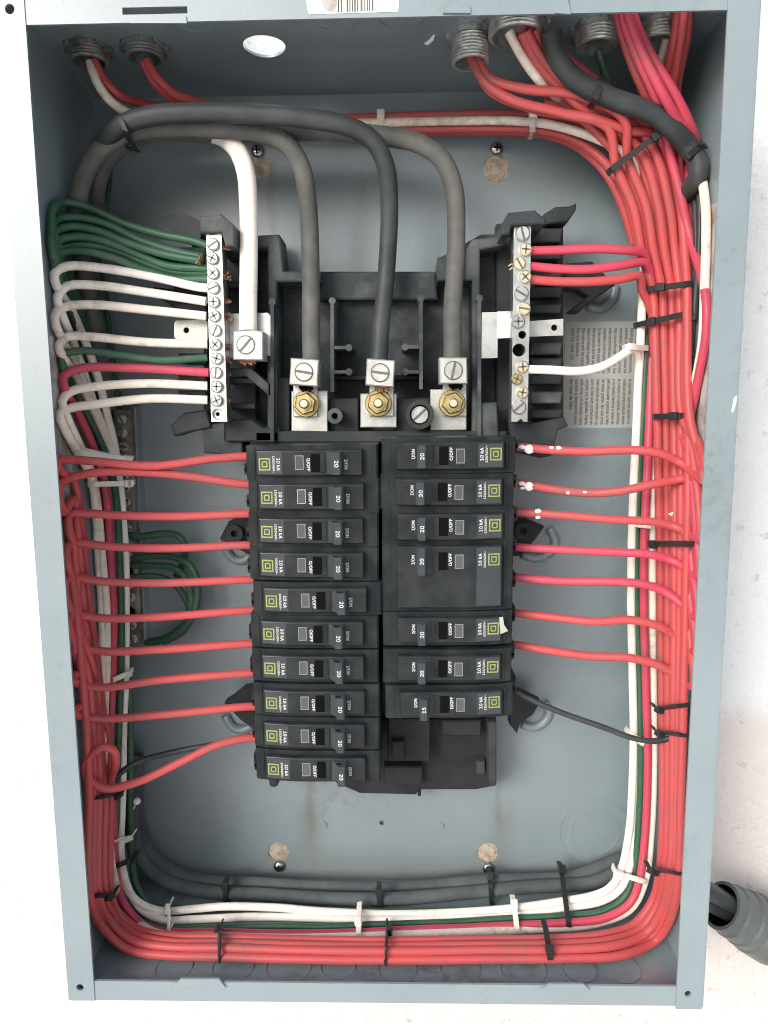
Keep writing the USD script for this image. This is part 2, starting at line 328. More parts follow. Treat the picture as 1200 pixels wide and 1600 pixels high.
# ------------------------------------------------------------------ wall
HW, HH, DD, LS, LT = 181.0, 268.64, 108.66, 14.7, 16.6
def make_wall():
    nx, nz = 220, 300
    xs, zs = np.linspace(-1500, 1500, nx), np.linspace(-1450, 1500, nz)
    # finer near the box
    xs = np.sign(xs) * (np.abs(xs) / 1500) ** 1.8 * 1500; zs = np.sign(zs) * (np.abs(zs) / 1500) ** 1.8 * 1500
    X, Z = np.meshgrid(xs, zs)
    p = np.stack([X, np.zeros_like(X), Z], -1)
    bump = (meshkit.fbm(p / 28.0, 4, 3) - 0.5) * 2.6 + (meshkit.fbm(p / 160.0, 2, 5) - 0.5) * 3.0
    # an old plaster ledge: the lower coat stands a little proud
    zl = -142 + (meshkit.fbm(p / 60.0, 2, 9) - 0.5) * 16
    step = 1 / (1 + np.exp((Z - zl) / 3.0))
    Y = DD + 8.0 - bump - 4.0 * step
    Y = np.maximum(Y, DD + 1.8)
    v = np.stack([X, Y, Z], -1).reshape(-1, 3)
    i = (np.arange(nz - 1)[:, None] * nx + np.arange(nx - 1)[None]).ravel()
    f = np.vstack([np.stack([i, i + 1, i + nx + 1], 1), np.stack([i, i + nx + 1, i + nx], 1)])
    return trimesh.Trimesh(v, f, process=False)
single('wall', make_wall(), 'wall', 'white rough plastered wall behind the grey box, pinkish lower down', 'wall', kind='structure', smooth=True)

gm = mat('concrete_ground', (0.68, 0.67, 0.65), 0.9, var=0.6, var_color=(0.60, 0.59, 0.57), scale=3, bump=0.4, bscale=60)
M['ground'] = gm
single('ground', (np.array([[-9000, DD + 30, -1500], [9000, DD + 30, -1500], [9000, -14000, -1500], [-9000, -14000, -1500.0]]), np.array([[0, 2, 1], [0, 3, 2]])), 'ground', 'plain concrete ground in front of the wall', 'ground', kind='structure')
# ------------------------------------------------------------------ the box
def hsheet(poly, z0, z1):
    polys = [poly] if poly.geom_type == 'Polygon' else list(poly.geoms)
    return join([(lambda m: trimesh.Trimesh(m.vertices + [0, 0, z0], m.faces, process=False))(trimesh.creation.extrude_polygon(p, z1 - z0, engine='earcut')) for p in polys])
def thin_ring(c, r, w, y0, y1, n=40):
    return ring(c, r - w, r + w, y0, y1, n)
BOX = thing('electrical_panel_box', 'blue-grey enamelled steel box open at the front, hung on the white wall', 'panel box', (0, DD, -HH))
def on_top(x, y, z=HH - 1.4):
    v = P(x, y, 50) - CPOS
    return CPOS + v * (z - CPOS[2]) / v[2]
ND = {'a': (735, 100, 50), 'b': (806, 58, 37), 'c': (932, 74, 46), 'd': (1028, 68, 44), 'e': (140, 98, 56), 'f': (226, 92, 56)}
NIP = {k: (P(*v)[0], v[2]) for k, v in ND.items()}
NIP.update({'g': (127.0, 13.5), 'h': (152.0, 14.0)})
NR = {'a': 10.5, 'b': 14.5, 'c': 11, 'd': 10.5, 'e': 10.5, 'f': 10.5, 'g': 9.5, 'h': 8.5}
back = sbox(-HW, -HH, HW, HH)
KEY = [(405, 262, 7.4), (775, 264, 8.2), (435, 1331, 7.4), (762, 1332, 7.4)]
SCREWS = [(402, 236, -1), (776, 232, -1), (436, 1354, 1), (763, 1357, 1)]
for x, y, r in KEY:
    q = P(x, y, DD); back = back.difference(Point(q[0], q[2]).buffer(r, 12))
for (x, y, s), k in zip(SCREWS, KEY):
    q = P(x, y, DD); k = P(k[0], k[1], DD)
    back = back.difference(sbox(q[0] - 2.2, min(q[2], k[2]), q[0] + 2.2, max(q[2], k[2])))
q = P(597, 1286, DD); back = back.difference(Point(q[0], q[2]).buffer(1.9, 8))
part(BOX, 'back_panel', prism(back, DD, DD + 1.2), 'steel_back')
side = 1.4
for s in (-1, 1):
    part(BOX, 'side_wall', bx(s * HW, s * (HW - side), 1.45, DD - 0.01, -HH, HH), 'steel')
def top_sheet():
    def cut(y0, y1):
        p = sbox(-HW + 1.5, y0, HW - 1.5, y1)
        h = on_top(413, 72)
        p = p.difference(Point(h[0], h[1]).buffer(11.6, 14))
        for k in NIP: p = p.difference(Point(*NIP[k]).buffer(NR[k] - 1.2, 12))
        return p
    ms = [hsheet(cut(2.1, 64), HH - 1.4, HH), hsheet(cut(64, DD - 0.02), HH - 1.4, HH)]
    for m in ms:
        v = m.vertices.copy(); v[:, 2] -= np.clip((v[:, 1] - 64) / (DD - 64), 0, 1) * 5.0; m.vertices = v
    return join(ms)
part(BOX, 'end_wall', top_sheet(), 'steel')
part(BOX, 'end_wall', hsheet(sbox(-HW + 1.5, 2.1, HW - 1.5, DD - 0.02), -HH, -HH + 1.4), 'steel_dirty')
# front flanges
def flange(poly, holes, y0=0.0, y1=1.4):
    for x, y, r in holes:
        q = P(x, y, 0); poly = poly.difference(Point(q[0], q[2]).buffer(r, 10))
    return poly
lf = flange(sbox(-HW, -HH, -HW + LS, HH + 4), [(15, 14, 2.3), (125, 1543, 2.1)])
rf = flange(sbox(HW - LS, -HH - 1.5, HW, HH + 4), [(1075, 1553, 1.9)])
part(BOX, 'front_flange', prism(lf, 0, 1.4), 'steel')
part(BOX, 'front_flange', prism(rf, 0, 1.4), 'steel')
# the flanges turn over a small radius into the side walls
for s in (-1, 1):
    a = np.linspace(0, np.pi / 2, 7)
    c = np.c_[s * (HW - 1.6 + 1.6 * np.sin(a)), 1.6 - 1.6 * np.cos(a)]
    pr = np.vstack([c, c[::-1] * 1]); pr[7:, 0] -= 0
    part(BOX, 'flange_bend', strap(np.array([[s * (HW + 0.2), 1.0, z] for z in np.linspace(-HH, HH + 3, 12)]), 0.7, 0.5, (0, 1, 0)), 'steel')
tf = sbox(-HW + LS + 0.1, HH - LT, HW - LS - 0.1, HH + 3)
s0, s1 = P(192, 24, 1), P(293, 10.5, 1)
tf = tf.difference(sbox(s0[0], s0[2], s1[0], s1[2]))
n0, n1 = P(885, 20, 1), P(898, 0, 1)
tf = tf.difference(sbox(n0[0], n0[2] + 1, n0[0] + 1.2, HH + 3))
part(BOX, 'front_flange', prism(tf, 0.5, 1.9), 'steel')
bf = sbox(-HW + LS + 0.1, -HH, HW - LS - 0.1, -HH + 12.2)
part(BOX, 'front_flange', prism(bf, 0.5, 1.9), 'steel')
for pts in ([(268, 1545), (282, 1530), (342, 1530), (352, 1543), (345, 1545), (335, 1541), (285, 1543)], [(845, 1546), (858, 1538), (912, 1538), (922, 1547), (905, 1546), (862, 1547)]):
    part(BOX, 'flange_tab', pxprism(pts, -0.9, 0.45), 'steel')
part(BOX, 'flange_tab', pxprism([(692, 8), (735, 8), (735, 20), (692, 20)], -0.6, 0.45), 'steel')
part(BOX, 'flange_tab', pxprism([(868, 0), (888, 0), (892, 22), (868, 20)], -0.9, 0.45), 'steel')
part(BOX, 'flange_tab', pxprism([(200, 25), (290, 25), (292, 36), (202, 36)], -0.4, 0.45), 'steel')
# knock-outs: shallow pressed rings
for x, y, r in ((930, 1300, 25), (930, 1300, 17), (150, 260, 18), (1010, 270, 18)):
    part(BOX, 'knockout_ring', thin_ring(P(x, y, DD), r, 0.35, DD - 0.35, DD + 0.1), 'steel_back')
for x, y, r in ((505, 1288, 2.6), (688, 1290, 2.6), (483, 174, 2.4)):
    part(BOX, 'dimple', cyl(P(x, y, DD), r, DD - 0.8, DD + 0.1, 14), 'steel_back')
def floor_ring(cx, cy, r):
    p = Point(cx, cy).buffer(r, 14); return hsheet(p.difference(Point(cx, cy).buffer(r - 0.9, 14)), -HH + 1.35, -HH + 1.9)
for cx, cy, r in ((-128, 24, 11.5), (-92, 25, 13), (-58, 25, 14), (-28, 26, 11), (8, 24, 12), (46, 25, 12.5), (84, 25, 14), (118, 24, 11), (-112, 60, 13), (60, 62, 14)):
    part(BOX, 'knockout_ring', floor_ring(cx, cy, r), 'steel_dirty')
part(BOX, 'knockout_disc', hsheet(Point(118, 24).buffer(9.6, 14), -HH + 1.35, -HH + 2.3), 'steel')
part(BOX, 'knockout_disc', hsheet(Point(143, 26).buffer(11.6, 14), -HH + 1.35, -HH + 2.0), 'steel')
for cx, cy, r in ((-20, 30, 13), (14, 28, 14), (-92, 30, 12)):
    p = Point(cx, cy).buffer(r, 14)
    part(BOX, 'knockout_ring', hsheet(p.difference(Point(cx, cy).buffer(r - 0.7, 14)), HH - 1.85, HH - 1.35), 'steel')
# steel lances pressed out of the back, under the plastic base
for pts in ([(355, 838), (352, 855), (362, 872), (380, 876), (392, 866)], [(352, 1118), (362, 1135), (380, 1140), (395, 1132)], [(858, 826), (868, 845), (858, 865), (836, 872), (815, 866)],
            [(850, 1098), (858, 1112), (850, 1128), (833, 1137), (815, 1132)], [(960, 446), (957, 466), (938, 482), (918, 478)]):
    part(BOX, 'pressed_lance', tube(spline(PP([(x, y, DD - 1.5) for x, y in pts])), 3.1, 10), 'steel_back', smooth=True)
# the overlapped seam of sheet at the top of the back
part(BOX, 'seam_flange', pxprism([(362, 139), (455, 136), (455, 140), (362, 142)], DD - 0.9, DD - 0.05), 'steel')
# worn primer strip on the left side wall
for s, z0, z1 in ((-1, -55, 110), (1, 20, 175)):
    p = [(s * (HW - side - 0.15), y, z) for y, z in ((30, z0), (46, z0 + 30), (46, z1), (32, z1 - 20))]
    part(BOX, 'worn_strip', strap(np.array([[s * (HW - side - 0.25), 36 + 3 * math.sin(z / 20), z] for z in np.linspace(z0, z1, 14)]), 6.5, 0.15, (0, 1, 0)), 'tape')
# barcode label on the top flange
bar = part(BOX, 'barcode_label', pxprism([(478, 0), (480, -12), (625, -14), (622, 18), (482, 22)], 0.25, 0.52), 'barcode_paper')
x = 528.0
k = 0
while x < 585:
    w = float(rng.uniform(0.5, 2.4))
    part(bar, 'printed_bar', pxprism([(x, -14), (x + w, -14), (x + w, 19 - (x - 528) / 30), (x, 19 - (x - 528) / 30)], 0.16, 0.26), 'sticker_ink')
    x += w + float(rng.uniform(0.8, 2.6)); k += 1
part(bar, 'worn_patch', pxprism([(500, -12), (525, -12), (527, 8), (522, 19), (508, 16), (503, 6)], 0.17, 0.26), 'tape')
for pts, d0 in (([(1143, 642), (1147, 622), (1151, 618), (1150, 632), (1145, 645)], -0.12), ([(1044, 803), (1052, 800), (1050, 806)], -0.12), ([(664, 68), (672, 62), (678, 55), (676, 63), (668, 70)], None)):
    if d0 is None:
        q = np.array([on_top(x, y, HH - 1.6) for x, y in pts]); part(BOX, 'paint_scratch', hsheet(Polygon(q[:, :2]).buffer(0.4), HH - 1.62, HH - 1.45), 'paint')
    else: part(BOX, 'paint_scratch', pxprism(pts, d0, 0.05), 'paint')
# caution sticker on the back panel
q0, q1 = P(884, 503, DD), P(1006, 668, DD)
stk = part(BOX, 'caution_sticker', prism(sbox(q0[0], q1[2], q1[0], q0[2]).buffer(-2).buffer(2, 4), DD - 0.25, DD + 0.05), 'sticker', 'pale grey paper sticker printed with small sideways lines')
EN = ['CAUTION', 'Allowing petroleum based paints,', 'solvents, or sprays to contact the', 'nonmetallic parts of this product', 'may cause the parts to fail. Use', 'only recommended materials.', 'Unlabeled circuit breakers are not', 'to be used in this equipment as', 'the enclosure and the assembly', 'were not tested together. Keep', 'this notice with the equipment.', 'Do not discard', '40271-400-01']
ES = ['PRECAUCION', 'Al permitir que las partes no', 'metalicas de este producto entren', 'en contacto con pinturas, solventes', 'o rociados hechos a base de', 'petroleo puede ocasionar la falla', 'de estas partes. No use otros', 'interruptores en este equipo ya', 'que no han sido probados en', 'conjunto con el gabinete. Guarde', 'este aviso con el equipo para', 'mantener la integridad del equipo', 'en caso de falla']
def lines(texts, x_right, z_top, pitch, h, span):
    out = []
    for i, t in enumerate(texts):
        m = rot_text(t, h, (0, 0), DD - 0.27, depth=0.03, center=False, bold=True)
        L = m.vertices[:, 2].max() - m.vertices[:, 2].min()
        v = m.vertices.copy(); v[:, 2] = (v[:, 2] - v[:, 2].max()) * min(1.0, span / L) ; v += [x_right - i * pitch, 0, z_top]
        out.append(trimesh.Trimesh(v, m.faces, process=False))
    return out
a = P(996, 512, DD); b = P(996, 588, DD); e = P(996, 664, DD); w0 = P(890, 512, DD)
pit = (a[0] - w0[0]) / 12.6
part(stk, 'printed_lines', join(lines(EN, a[0], a[2], pit, 1.9, a[2] - b[2] - 2)), 'sticker_ink')
part(stk, 'printed_lines', join(lines(ES, a[0], b[2] - 1.5, pit, 1.9, b[2] - e[2] - 2)), 'sticker_ink')

# plaster filling the four mounting holes
for (x, y, r), where in zip(KEY, ('upper left', 'upper right', 'lower left', 'lower right')):
    c = P(x, y, DD)
    g = trimesh.creation.icosphere(subdivisions=4, radius=1.0)
    n = meshkit.fbm(g.vertices * 2.2 + [x, y, 0], 4, 11)[:, None]
    v = g.vertices * [r + 1.5, 2.2, r + 1.5] * (0.75 + 0.5 * n) + [c[0], DD + 2.0, c[2]]
    single('plaster_plug', trimesh.Trimesh(v, g.faces, process=False), 'mortar', f'round lump of brown mortar in the {where} mounting hole of the box', 'mortar plug', smooth=True)
for (x, y, s), where in zip(SCREWS, ('upper left', 'upper right', 'lower left', 'lower right')):
    c = P(x, y, DD - 1.5)
    t = thing('mounting_screw', f'shiny cross-head screw at the {where} mounting hole of the box', 'screw', (c[0], DD, c[2]))
    g = trimesh.creation.icosphere(subdivisions=3, radius=1.0); v = g.vertices * [4.0, 2.3, 4.0]; v[:, 1] = np.minimum(v[:, 1], 0.5)
    part(t, 'screw_head', trimesh.Trimesh(v + [c[0], DD - 1.4, c[2]], g.faces, process=False), 'chrome', smooth=True)
    part(t, 'cross_slot', join([bx(c[0] - 2.2, c[0] + 2.2, DD - 3.75, DD - 3, c[2] - .45, c[2] + .45), bx(c[0] - .45, c[0] + .45, DD - 3.76, DD - 3, c[2] - 2.2, c[2] + 2.2)]), 'slot')
    part(t, 'shank', cyl((c[0], 0, c[2]), 1.7, DD - 1, DD + 6, 10), 'zinc')

# ------------------------------------------------------------------ conduit ends in the top of the box
def lathe_z(prof, cx, cy, n=28):
    """Closed ring profile (r, z) turned about a vertical axis."""
    pr = np.array(prof); a = np.linspace(0, 2 * np.pi, n, endpoint=False)
    v = np.stack([cx + pr[None, :, 0] * np.cos(a)[:, None], cy + pr[None, :, 0] * np.sin(a)[:, None], np.broadcast_to(pr[None, :, 1], (n, len(pr)))], -1).reshape(-1, 3)
    m = len(pr); f = []
    for i in range(n):
        for j in range(m):
            A, B, C, D = i * m + j, i * m + (j + 1) % m, ((i + 1) % n) * m + (j + 1) % m, ((i + 1) % n) * m + j
            f += [[A, B, C], [A, C, D]]
    t = trimesh.Trimesh(v, f, process=False); t.fix_normals(); return t
def nipple(key, zbot, label, m='galv'):
    zbot = min(P(*ND[key])[2], HH - 7.0)
    cx, cy = NIP[key]; R = NR[key]
    t = thing('conduit_end', label, 'conduit end', (cx, cy, zbot), 'threaded conduit ends in the top of the box')
    prof = [(R - 2.2, HH + 60), (R - 2.2, zbot)]
    z = zbot
    while z < HH - 2:
        prof += [(R - 0.9, z + 0.1), (R - 0.05, z + 0.8), (R - 0.9, z + 1.5)]; z += 1.6
    prof += [(R - 1.3, HH + 60)]
    part(t, 'threaded_end', lathe_z(prof, cx, cy), m, smooth=30)
    z1 = HH - 1.5
    p = Point(cx, cy).buffer(R + 1.6, 14)
    for k in range(8):
        a = k * math.pi / 4
        p = p.union(affinity.rotate(sbox(cx + R + 0.5, cy - 1.4, cx + R + 2.8, cy + 1.4), math.degrees(a), origin=(cx, cy)))
    part(t, 'locknut', hsheet(p.difference(Point(cx, cy).buffer(R - 0.4, 14)), z1 - 2.0, z1 - 0.05), m)
nipple('a', 243.5, 'galvanised threaded conduit end left of the larger one, two red wires coming down')
nipple('b', 250.5, 'large galvanised threaded conduit end with the white wire and many red wires')
nipple('c', 254.5, 'galvanised threaded conduit end just right of the thick black cable')
nipple('d', 254.0, 'galvanised threaded conduit end nearest the top right corner of the box')
nipple('e', 250.0, 'dark conduit end in the top left corner with one white and one red wire', 'dim_galv')
nipple('f', 253.0, 'dark conduit end right of the corner one, a single red wire leaving it', 'dim_galv')

# ------------------------------------------------------------------ black plastic base
BASE = thing('breaker_base', 'black plastic interior base carrying breakers, lugs and terminal bars', 'breaker base', P(595, 950, 100))
b_ = lambda n, pts, d0, d1, m='dusty_black', bev=0.6, holes=(), label=None: part(BASE, n, pxprism(pts, d0, d1, bev, holes), m, label)
b_('upper_plate', [(398, 372), (436, 370), (442, 425), (500, 428), (680, 428), (684, 404), (734, 376), (752, 366), (790, 366), (792, 700), (398, 700)], 92, 100, 'dusty_black')
b_('upper_rim', [(490, 424), (680, 424), (684, 468), (498, 468)], 82, 92.5, 'dusty_black', 1.0)
b_('lower_plate', [(404, 690), (775, 690), (775, 1150), (590, 1150), (590, 1205), (404, 1205)], 92, 100, 'deep_black')
# tower walls at both sides of the lugs
b_('side_tower', [(396, 368), (436, 366), (442, 424), (500, 424), (500, 440), (432, 440), (432, 690), (418, 690), (418, 385), (396, 385)], 66, 92, 'dusty_black', 0.8)
b_('side_tower', [(684, 402), (720, 402), (738, 374), (790, 368), (790, 382), (750, 390), (750, 690), (738, 690), (738, 438), (684, 438)], 66, 92, 'dusty_black', 0.8)
def rib(x, y0, y1, d=62, w=5.5, top=True, bot=False, m='dusty_black'):
    p = pxpoly([(x - w / 2, y0), (x + w / 2, y0), (x + w / 2, y1), (x - w / 2, y1)], d)
    if top: q = P(x, y0, d); p = p.union(Point(q[0], q[2]).buffer(2.0, 8))
    if bot: q = P(x, y1, d); p = p.union(Point(q[0], q[2]).buffer(2.0, 8))
    part(BASE, 'rib', prism(p, d, 92.2, 0), m)
def hrib(x0, x1, y, d=62, w=5, left=False):
    p = pxpoly([(x0, y - w / 2), (x1, y - w / 2), (x1, y + w / 2), (x0, y + w / 2)], d)
    q = P(x0 if left else x1, y, d); p = p.union(Point(q[0], q[2]).buffer(2.0, 8))
    part(BASE, 'rib', prism(p, d, 92.2, 0), 'dusty_black')
rib(519, 470, 612); rib(658, 466, 608); rib(425, 472, 690, 58); rib(749, 466, 690, 58)
hrib(521, 545, 543); hrib(521, 545, 581); hrib(633, 656, 542, left=True); hrib(633, 656, 581, left=True)
b_('lug_recess_wall', [(432, 590), (452, 590), (452, 690), (432, 690)], 70, 92, 'black')
b_('lug_recess_wall', [(514, 622), (560, 622), (560, 676), (514, 676)], 74, 92, 'black')
b_('lug_recess_wall', [(620, 622), (672, 622), (672, 676), (620, 676)], 74, 92, 'black')
b_('lug_recess_wall', [(516, 586), (664, 586), (664, 594), (516, 594)], 78, 92, 'deep_black')
b_('cross_wall', [(398, 674), (792, 674), (792, 692), (398, 692)], 62, 92, 'black', 1.0)
q = P(523, 650, 60); part(BASE, 'guide_boss', ring(q, 1.9, 4.6, 60, 80, 20), 'dusty_black')
# middle holding screw
q = P(656, 648, 56)
bs = part(BASE, 'screw_boss', ring(q, 5.9, 8.4, 56, 92, 28), 'black')
part(bs, 'screw_head', cyl(q, 5.6, 59, 64, 24, 0.7), 'zinc'); part(bs, 'screw_slot', bx(q[0] - 5, q[0] + 5, 58.9, 60, q[2] - .8, q[2] + .8).apply_transform(trimesh.transformations.rotation_matrix(math.radians(-42), [0, 1, 0], [q[0], 0, q[2]])), 'slot_metal')
# left carrier of the terminal bar
b_('bar_carrier', [(300, 352), (352, 352), (400, 385), (400, 690), (318, 690), (318, 545), (300, 540)], 82, 92, 'black')
b_('carrier_ear', [(243, 332), (258, 338), (286, 331), (318, 348), (312, 375), (282, 374), (258, 352)], 70, 80, 'black', 0)
b_('carrier_ear', [(258, 352), (282, 346), (312, 356), (312, 376), (286, 374)], 78, 92, 'black', 0)
b_('bar_cap', [(312, 338), (346, 334), (366, 352), (366, 384), (352, 384), (346, 362), (312, 363)], 44, 70, 'dusty_black', 0.8)
for y, h in ((386, 20), (412, 14), (446, 18), (474, 15), (552, 16), (586, 17), (610, 16)):
    b_('carrier_rib', [(270 if y < 500 else 278, y), (322, y), (322, y + h), (276 if y < 500 else 280, y + h)], 74, 92, 'black', 0.8)
b_('carrier_rib', [(238, 448), (270, 452), (322, 470), (322, 480), (268, 478), (248, 465)], 84, 94, 'black', 0.8)
for y in (392, 440, 590, 630):
    b_('carrier_web', [(352, y), (398, y), (398, y + 9), (352, y + 9)], 66, 84, 'black', 0.6)
b_('carrier_web', [(355, 575), (392, 575), (420, 600), (420, 618), (385, 588), (355, 590)], 62, 84, 'dusty_black', 0.6)
b_('carrier_foot', [(266, 665), (276, 655), (288, 645), (322, 640), (330, 668), (292, 675), (272, 682)], 64, 84, 'black', 0.8)
b_('carrier_foot', [(318, 664), (352, 660), (352, 688), (378, 690), (378, 712), (318, 708)], 66, 90, 'dusty_black', 0.8)
b_('carrier_foot', [(352, 655), (392, 655), (410, 668), (436, 668), (436, 690), (352, 690)], 62, 84, 'black', 0.8)
# right carrier
b_('bar_carrier', [(776, 350), (835, 340), (880, 345), (880, 655), (862, 690), (776, 690)], 82, 92, 'black')
b_('bar_cap', [(784, 350), (794, 332), (836, 328), (852, 342), (852, 350), (832, 350), (800, 352), (796, 366), (784, 366)], 44, 72, 'dusty_black', 0.8)
b_('carrier_ear', [(850, 334), (868, 323), (890, 322), (901, 317), (900, 328), (888, 346), (852, 350)], 66, 80, 'black', 0.8)
for y, h in ((356, 22), (392, 12), (420, 14), (448, 16), (475, 14), (534, 20), (560, 16), (586, 14), (612, 18), (640, 14)):
    b_('carrier_rib', [(830, y), (880, y), (876, y + h), (830, y + h)], 70, 92, 'black' if y % 3 else 'dusty_black', 0.8)
b_('carrier_arm', [(878, 412), (925, 408), (948, 432), (962, 445), (925, 470), (905, 488), (890, 486), (920, 462), (905, 452), (878, 450)], 86, 98, 'deep_black', 0.8)
b_('carrier_foot', [(795, 656), (828, 662), (882, 652), (888, 666), (872, 672), (862, 712), (845, 716), (800, 706)], 64, 90, 'black', 0.8)
b_('carrier_foot', [(750, 630), (776, 628), (780, 690), (750, 690)], 60, 84, 'dusty_black', 0.8)
# diamond feet with screw eyes
for pts, h in (([(343, 842), (357, 815), (374, 808), (396, 812), (396, 870), (380, 862), (360, 852)], (366, 834)), ([(350, 1099), (364, 1090), (380, 1076), (398, 1074), (398, 1142), (375, 1125)], None),
               ([(800, 806), (824, 812), (851, 823), (835, 845), (815, 868), (800, 870)], (818, 830)), ([(800, 1076), (822, 1086), (845, 1097), (832, 1118), (812, 1132), (808, 1147), (796, 1132)], None)):
    p = part(BASE, 'foot', pxprism(pts, 88, 97, 0.8), 'deep_black')
    if h: q = P(*h, 84); part(p, 'screw_eye', ring(q, 2.2, 5.5, 84, 92, 20), 'black')
# bare bottom end of the base, not covered by breakers
b_('bottom_plate', [(518, 1180), (592, 1125), (775, 1120), (775, 1228), (744, 1234), (656, 1234), (650, 1242), (562, 1240), (522, 1222)], 88, 100, 'deep_black', 0.8)
b_('bottom_rail', [(762, 1128), (776, 1128), (776, 1224), (771, 1230), (764, 1226)], 72, 98, 'black', 0.8)
b_('bus_cover', [(606, 1122), (672, 1122), (672, 1190), (606, 1190)], 74, 90, 'deep_black', 0.8)
b_('bus_cover', [(690, 1126), (752, 1126), (752, 1150), (690, 1150)], 78, 90, 'deep_black', 0.8)
b_('bus_cover', [(612, 1158), (632, 1158), (632, 1186), (612, 1186)], 70, 76, 'deep_black', 0.6)
b_('bus_cover', [(600, 1198), (660, 1198), (660, 1226), (600, 1226)], 80, 90, 'deep_black', 0.8)
b_('bus_cover', [(745, 1190), (758, 1190), (758, 1210), (745, 1210)], 82, 90, 'black', 0.6)
b_('stop_peg', [(420, 1220), (432, 1218), (434, 1228), (428, 1231), (421, 1228)], 70, 98, 'deep_black', 0.5)
b_('base_pin', [(653, 1228), (658, 1228), (658, 1244), (653, 1244)], 92, 98, 'deep_black', 0.2)

# ------------------------------------------------------------------ terminal bars
def screw(t, x, y, d, r, m, ang=30, kind='slot', proud=2.2):
    c = P(x, y, d - proud)
    s = part(t, 'terminal_screw', cyl(c, r, d - proud, d + 0.5, 22, 0.6), m, smooth=25)
    if kind == 'cross':
        rects = [(r * .72, r * .13), (r * .13, r * .72)]
    else: rects = [(r * .92, r * .15)]
    ms = [bx(c[0] - a, c[0] + a, d - proud - 0.06, d - proud + 0.3, c[2] - b, c[2] + b) for a, b in rects]
    g = join(ms); g.apply_transform(trimesh.transformations.rotation_matrix(math.radians(ang), [0, 1, 0], [c[0], 0, c[2]]))
    part(s, 'slot', g, 'slot_metal')
def terminal_bar(top, bot, wpx, d, label):
    c = P((top[0] + bot[0]) / 2, bot[1], d)
    t = thing('terminal_bar', label, 'terminal bar', c)
    return t
LB = terminal_bar((334, 362), (341, 659), 24, 50, 'bright metal terminal bar on the left holding green, white and one red wire')
hl = [(340, 647, 3.2)]
part(LB, 'bar', pxprism([(322, 364), (329, 367), (338, 366), (346, 362), (355, 659), (330, 659)], 48, 59, 0.5, hl), 'zinc')
q = P(340, 647, 50); part(LB, 'empty_hole', cyl(q, 3.15, 53, 58, 18), 'slot')
part(LB, 'hole_screw', ring(q, 1.2, 3.0, 50.5, 53, 18), 'zinc')
for i, (x, y) in enumerate([(332, 381), (331, 403), (332, 426), (333, 449), (333, 471), (334, 493), (336, 516), (336, 538), (338, 560), (337, 582), (338, 604), (338, 626)]):
    screw(LB, x, y, 48, 3.45, 'zinc', float(rng.uniform(0, 180)), 'cross' if i % 3 else 'slot')
RB = terminal_bar((817, 350), (812, 658), 26, 50, 'bright metal terminal bar on the right with brass screws and three red wires')
part(RB, 'bar', pxprism([(803, 350), (830, 350), (827, 520), (824, 659), (818, 659), (814, 654), (808, 659), (799, 659), (801, 520)], 48, 59, 0.5, [(816, 523, 2.2), (811, 547, 3.6)]), 'zinc')
for x, y, r in ((816, 523, 2.1), (811, 547, 3.5)):
    part(RB, 'empty_hole', cyl(P(x, y, 48), r, 55, 58, 18), 'slot')
for x, y, m, r, a, k in [(817, 364, 'zinc', 4.1, 75, 'slot'), (822, 389, 'dull_brass', 3.5, 95, 'cross'), (812, 411, 'dull_brass', 3.4, 60, 'slot'), (821, 432, 'dull_brass', 3.5, 45, 'cross'), (815, 458, 'zinc', 4.1, 30, 'slot'),
                         (820, 482, 'dull_brass', 3.5, 10, 'slot'), (810, 502, 'zinc', 3.8, 0, 'cross'), (817, 573, 'dull_brass', 3.4, 85, 'cross'), (808, 592, 'brass', 3.3, 20, 'cross'), (817, 613, 'dull_brass', 3.4, 100, 'cross'), (811, 636, 'zinc', 4.1, 140, 'slot')]:
    screw(RB, x, y, 48, r, m, a, k)
# straps holding the bars
part(LB, 'mounting_tab', pxprism([(272, 505), (275, 501), (316, 500), (324, 502), (324, 532), (314, 534), (278, 532), (272, 527)], 60, 61.6, 0.3, [(291, 516, 1.7)]), 'tin')
part(LB, 'tab_hole', cyl(P(291, 516, 61.5), 1.9, 61.7, 62.2, 14), 'slot')
part(LB, 'mounting_strap', pxprism([(350, 490), (418, 488), (424, 494), (424, 556), (350, 560)], 60, 62, 0.3), 'zinc')
part(RB, 'mounting_tab', pxprism([(826, 502), (880, 498), (880, 524), (826, 526)], 60, 61.6, 0.3, [(866, 512, 1.8)]), 'tin')
part(RB, 'tab_hole', cyl(P(866, 512, 61.5), 2.0, 61.7, 62.2, 14), 'slot')
sp = np.array([[P(x, 508, d)[0], d, 0] for x, d in ((752, 66), (764, 62), (776, 60), (779, 66), (782, 66), (784, 59), (804, 59))])
zc_, hz = P(770, 524, 60)[2], 13.0
part(RB, 'mounting_strap', strap(np.array([[P(752, 520, 62)[0], 60, zc_], [P(776, 520, 62)[0], 59, zc_], [P(778, 520, 62)[0], 63, zc_]]), hz, 0.6, (0, 0, 1)), 'chrome')
part(RB, 'mounting_strap', strap(np.array([[P(776, 520, 60)[0], 57.5, zc_ + 5.5], [P(790, 520, 60)[0], 56.5, zc_ + 5.5], [P(803, 520, 60)[0], 57.5, zc_ + 5.5]]), 7.5, 0.6, (0, 0, 1)), 'chrome')

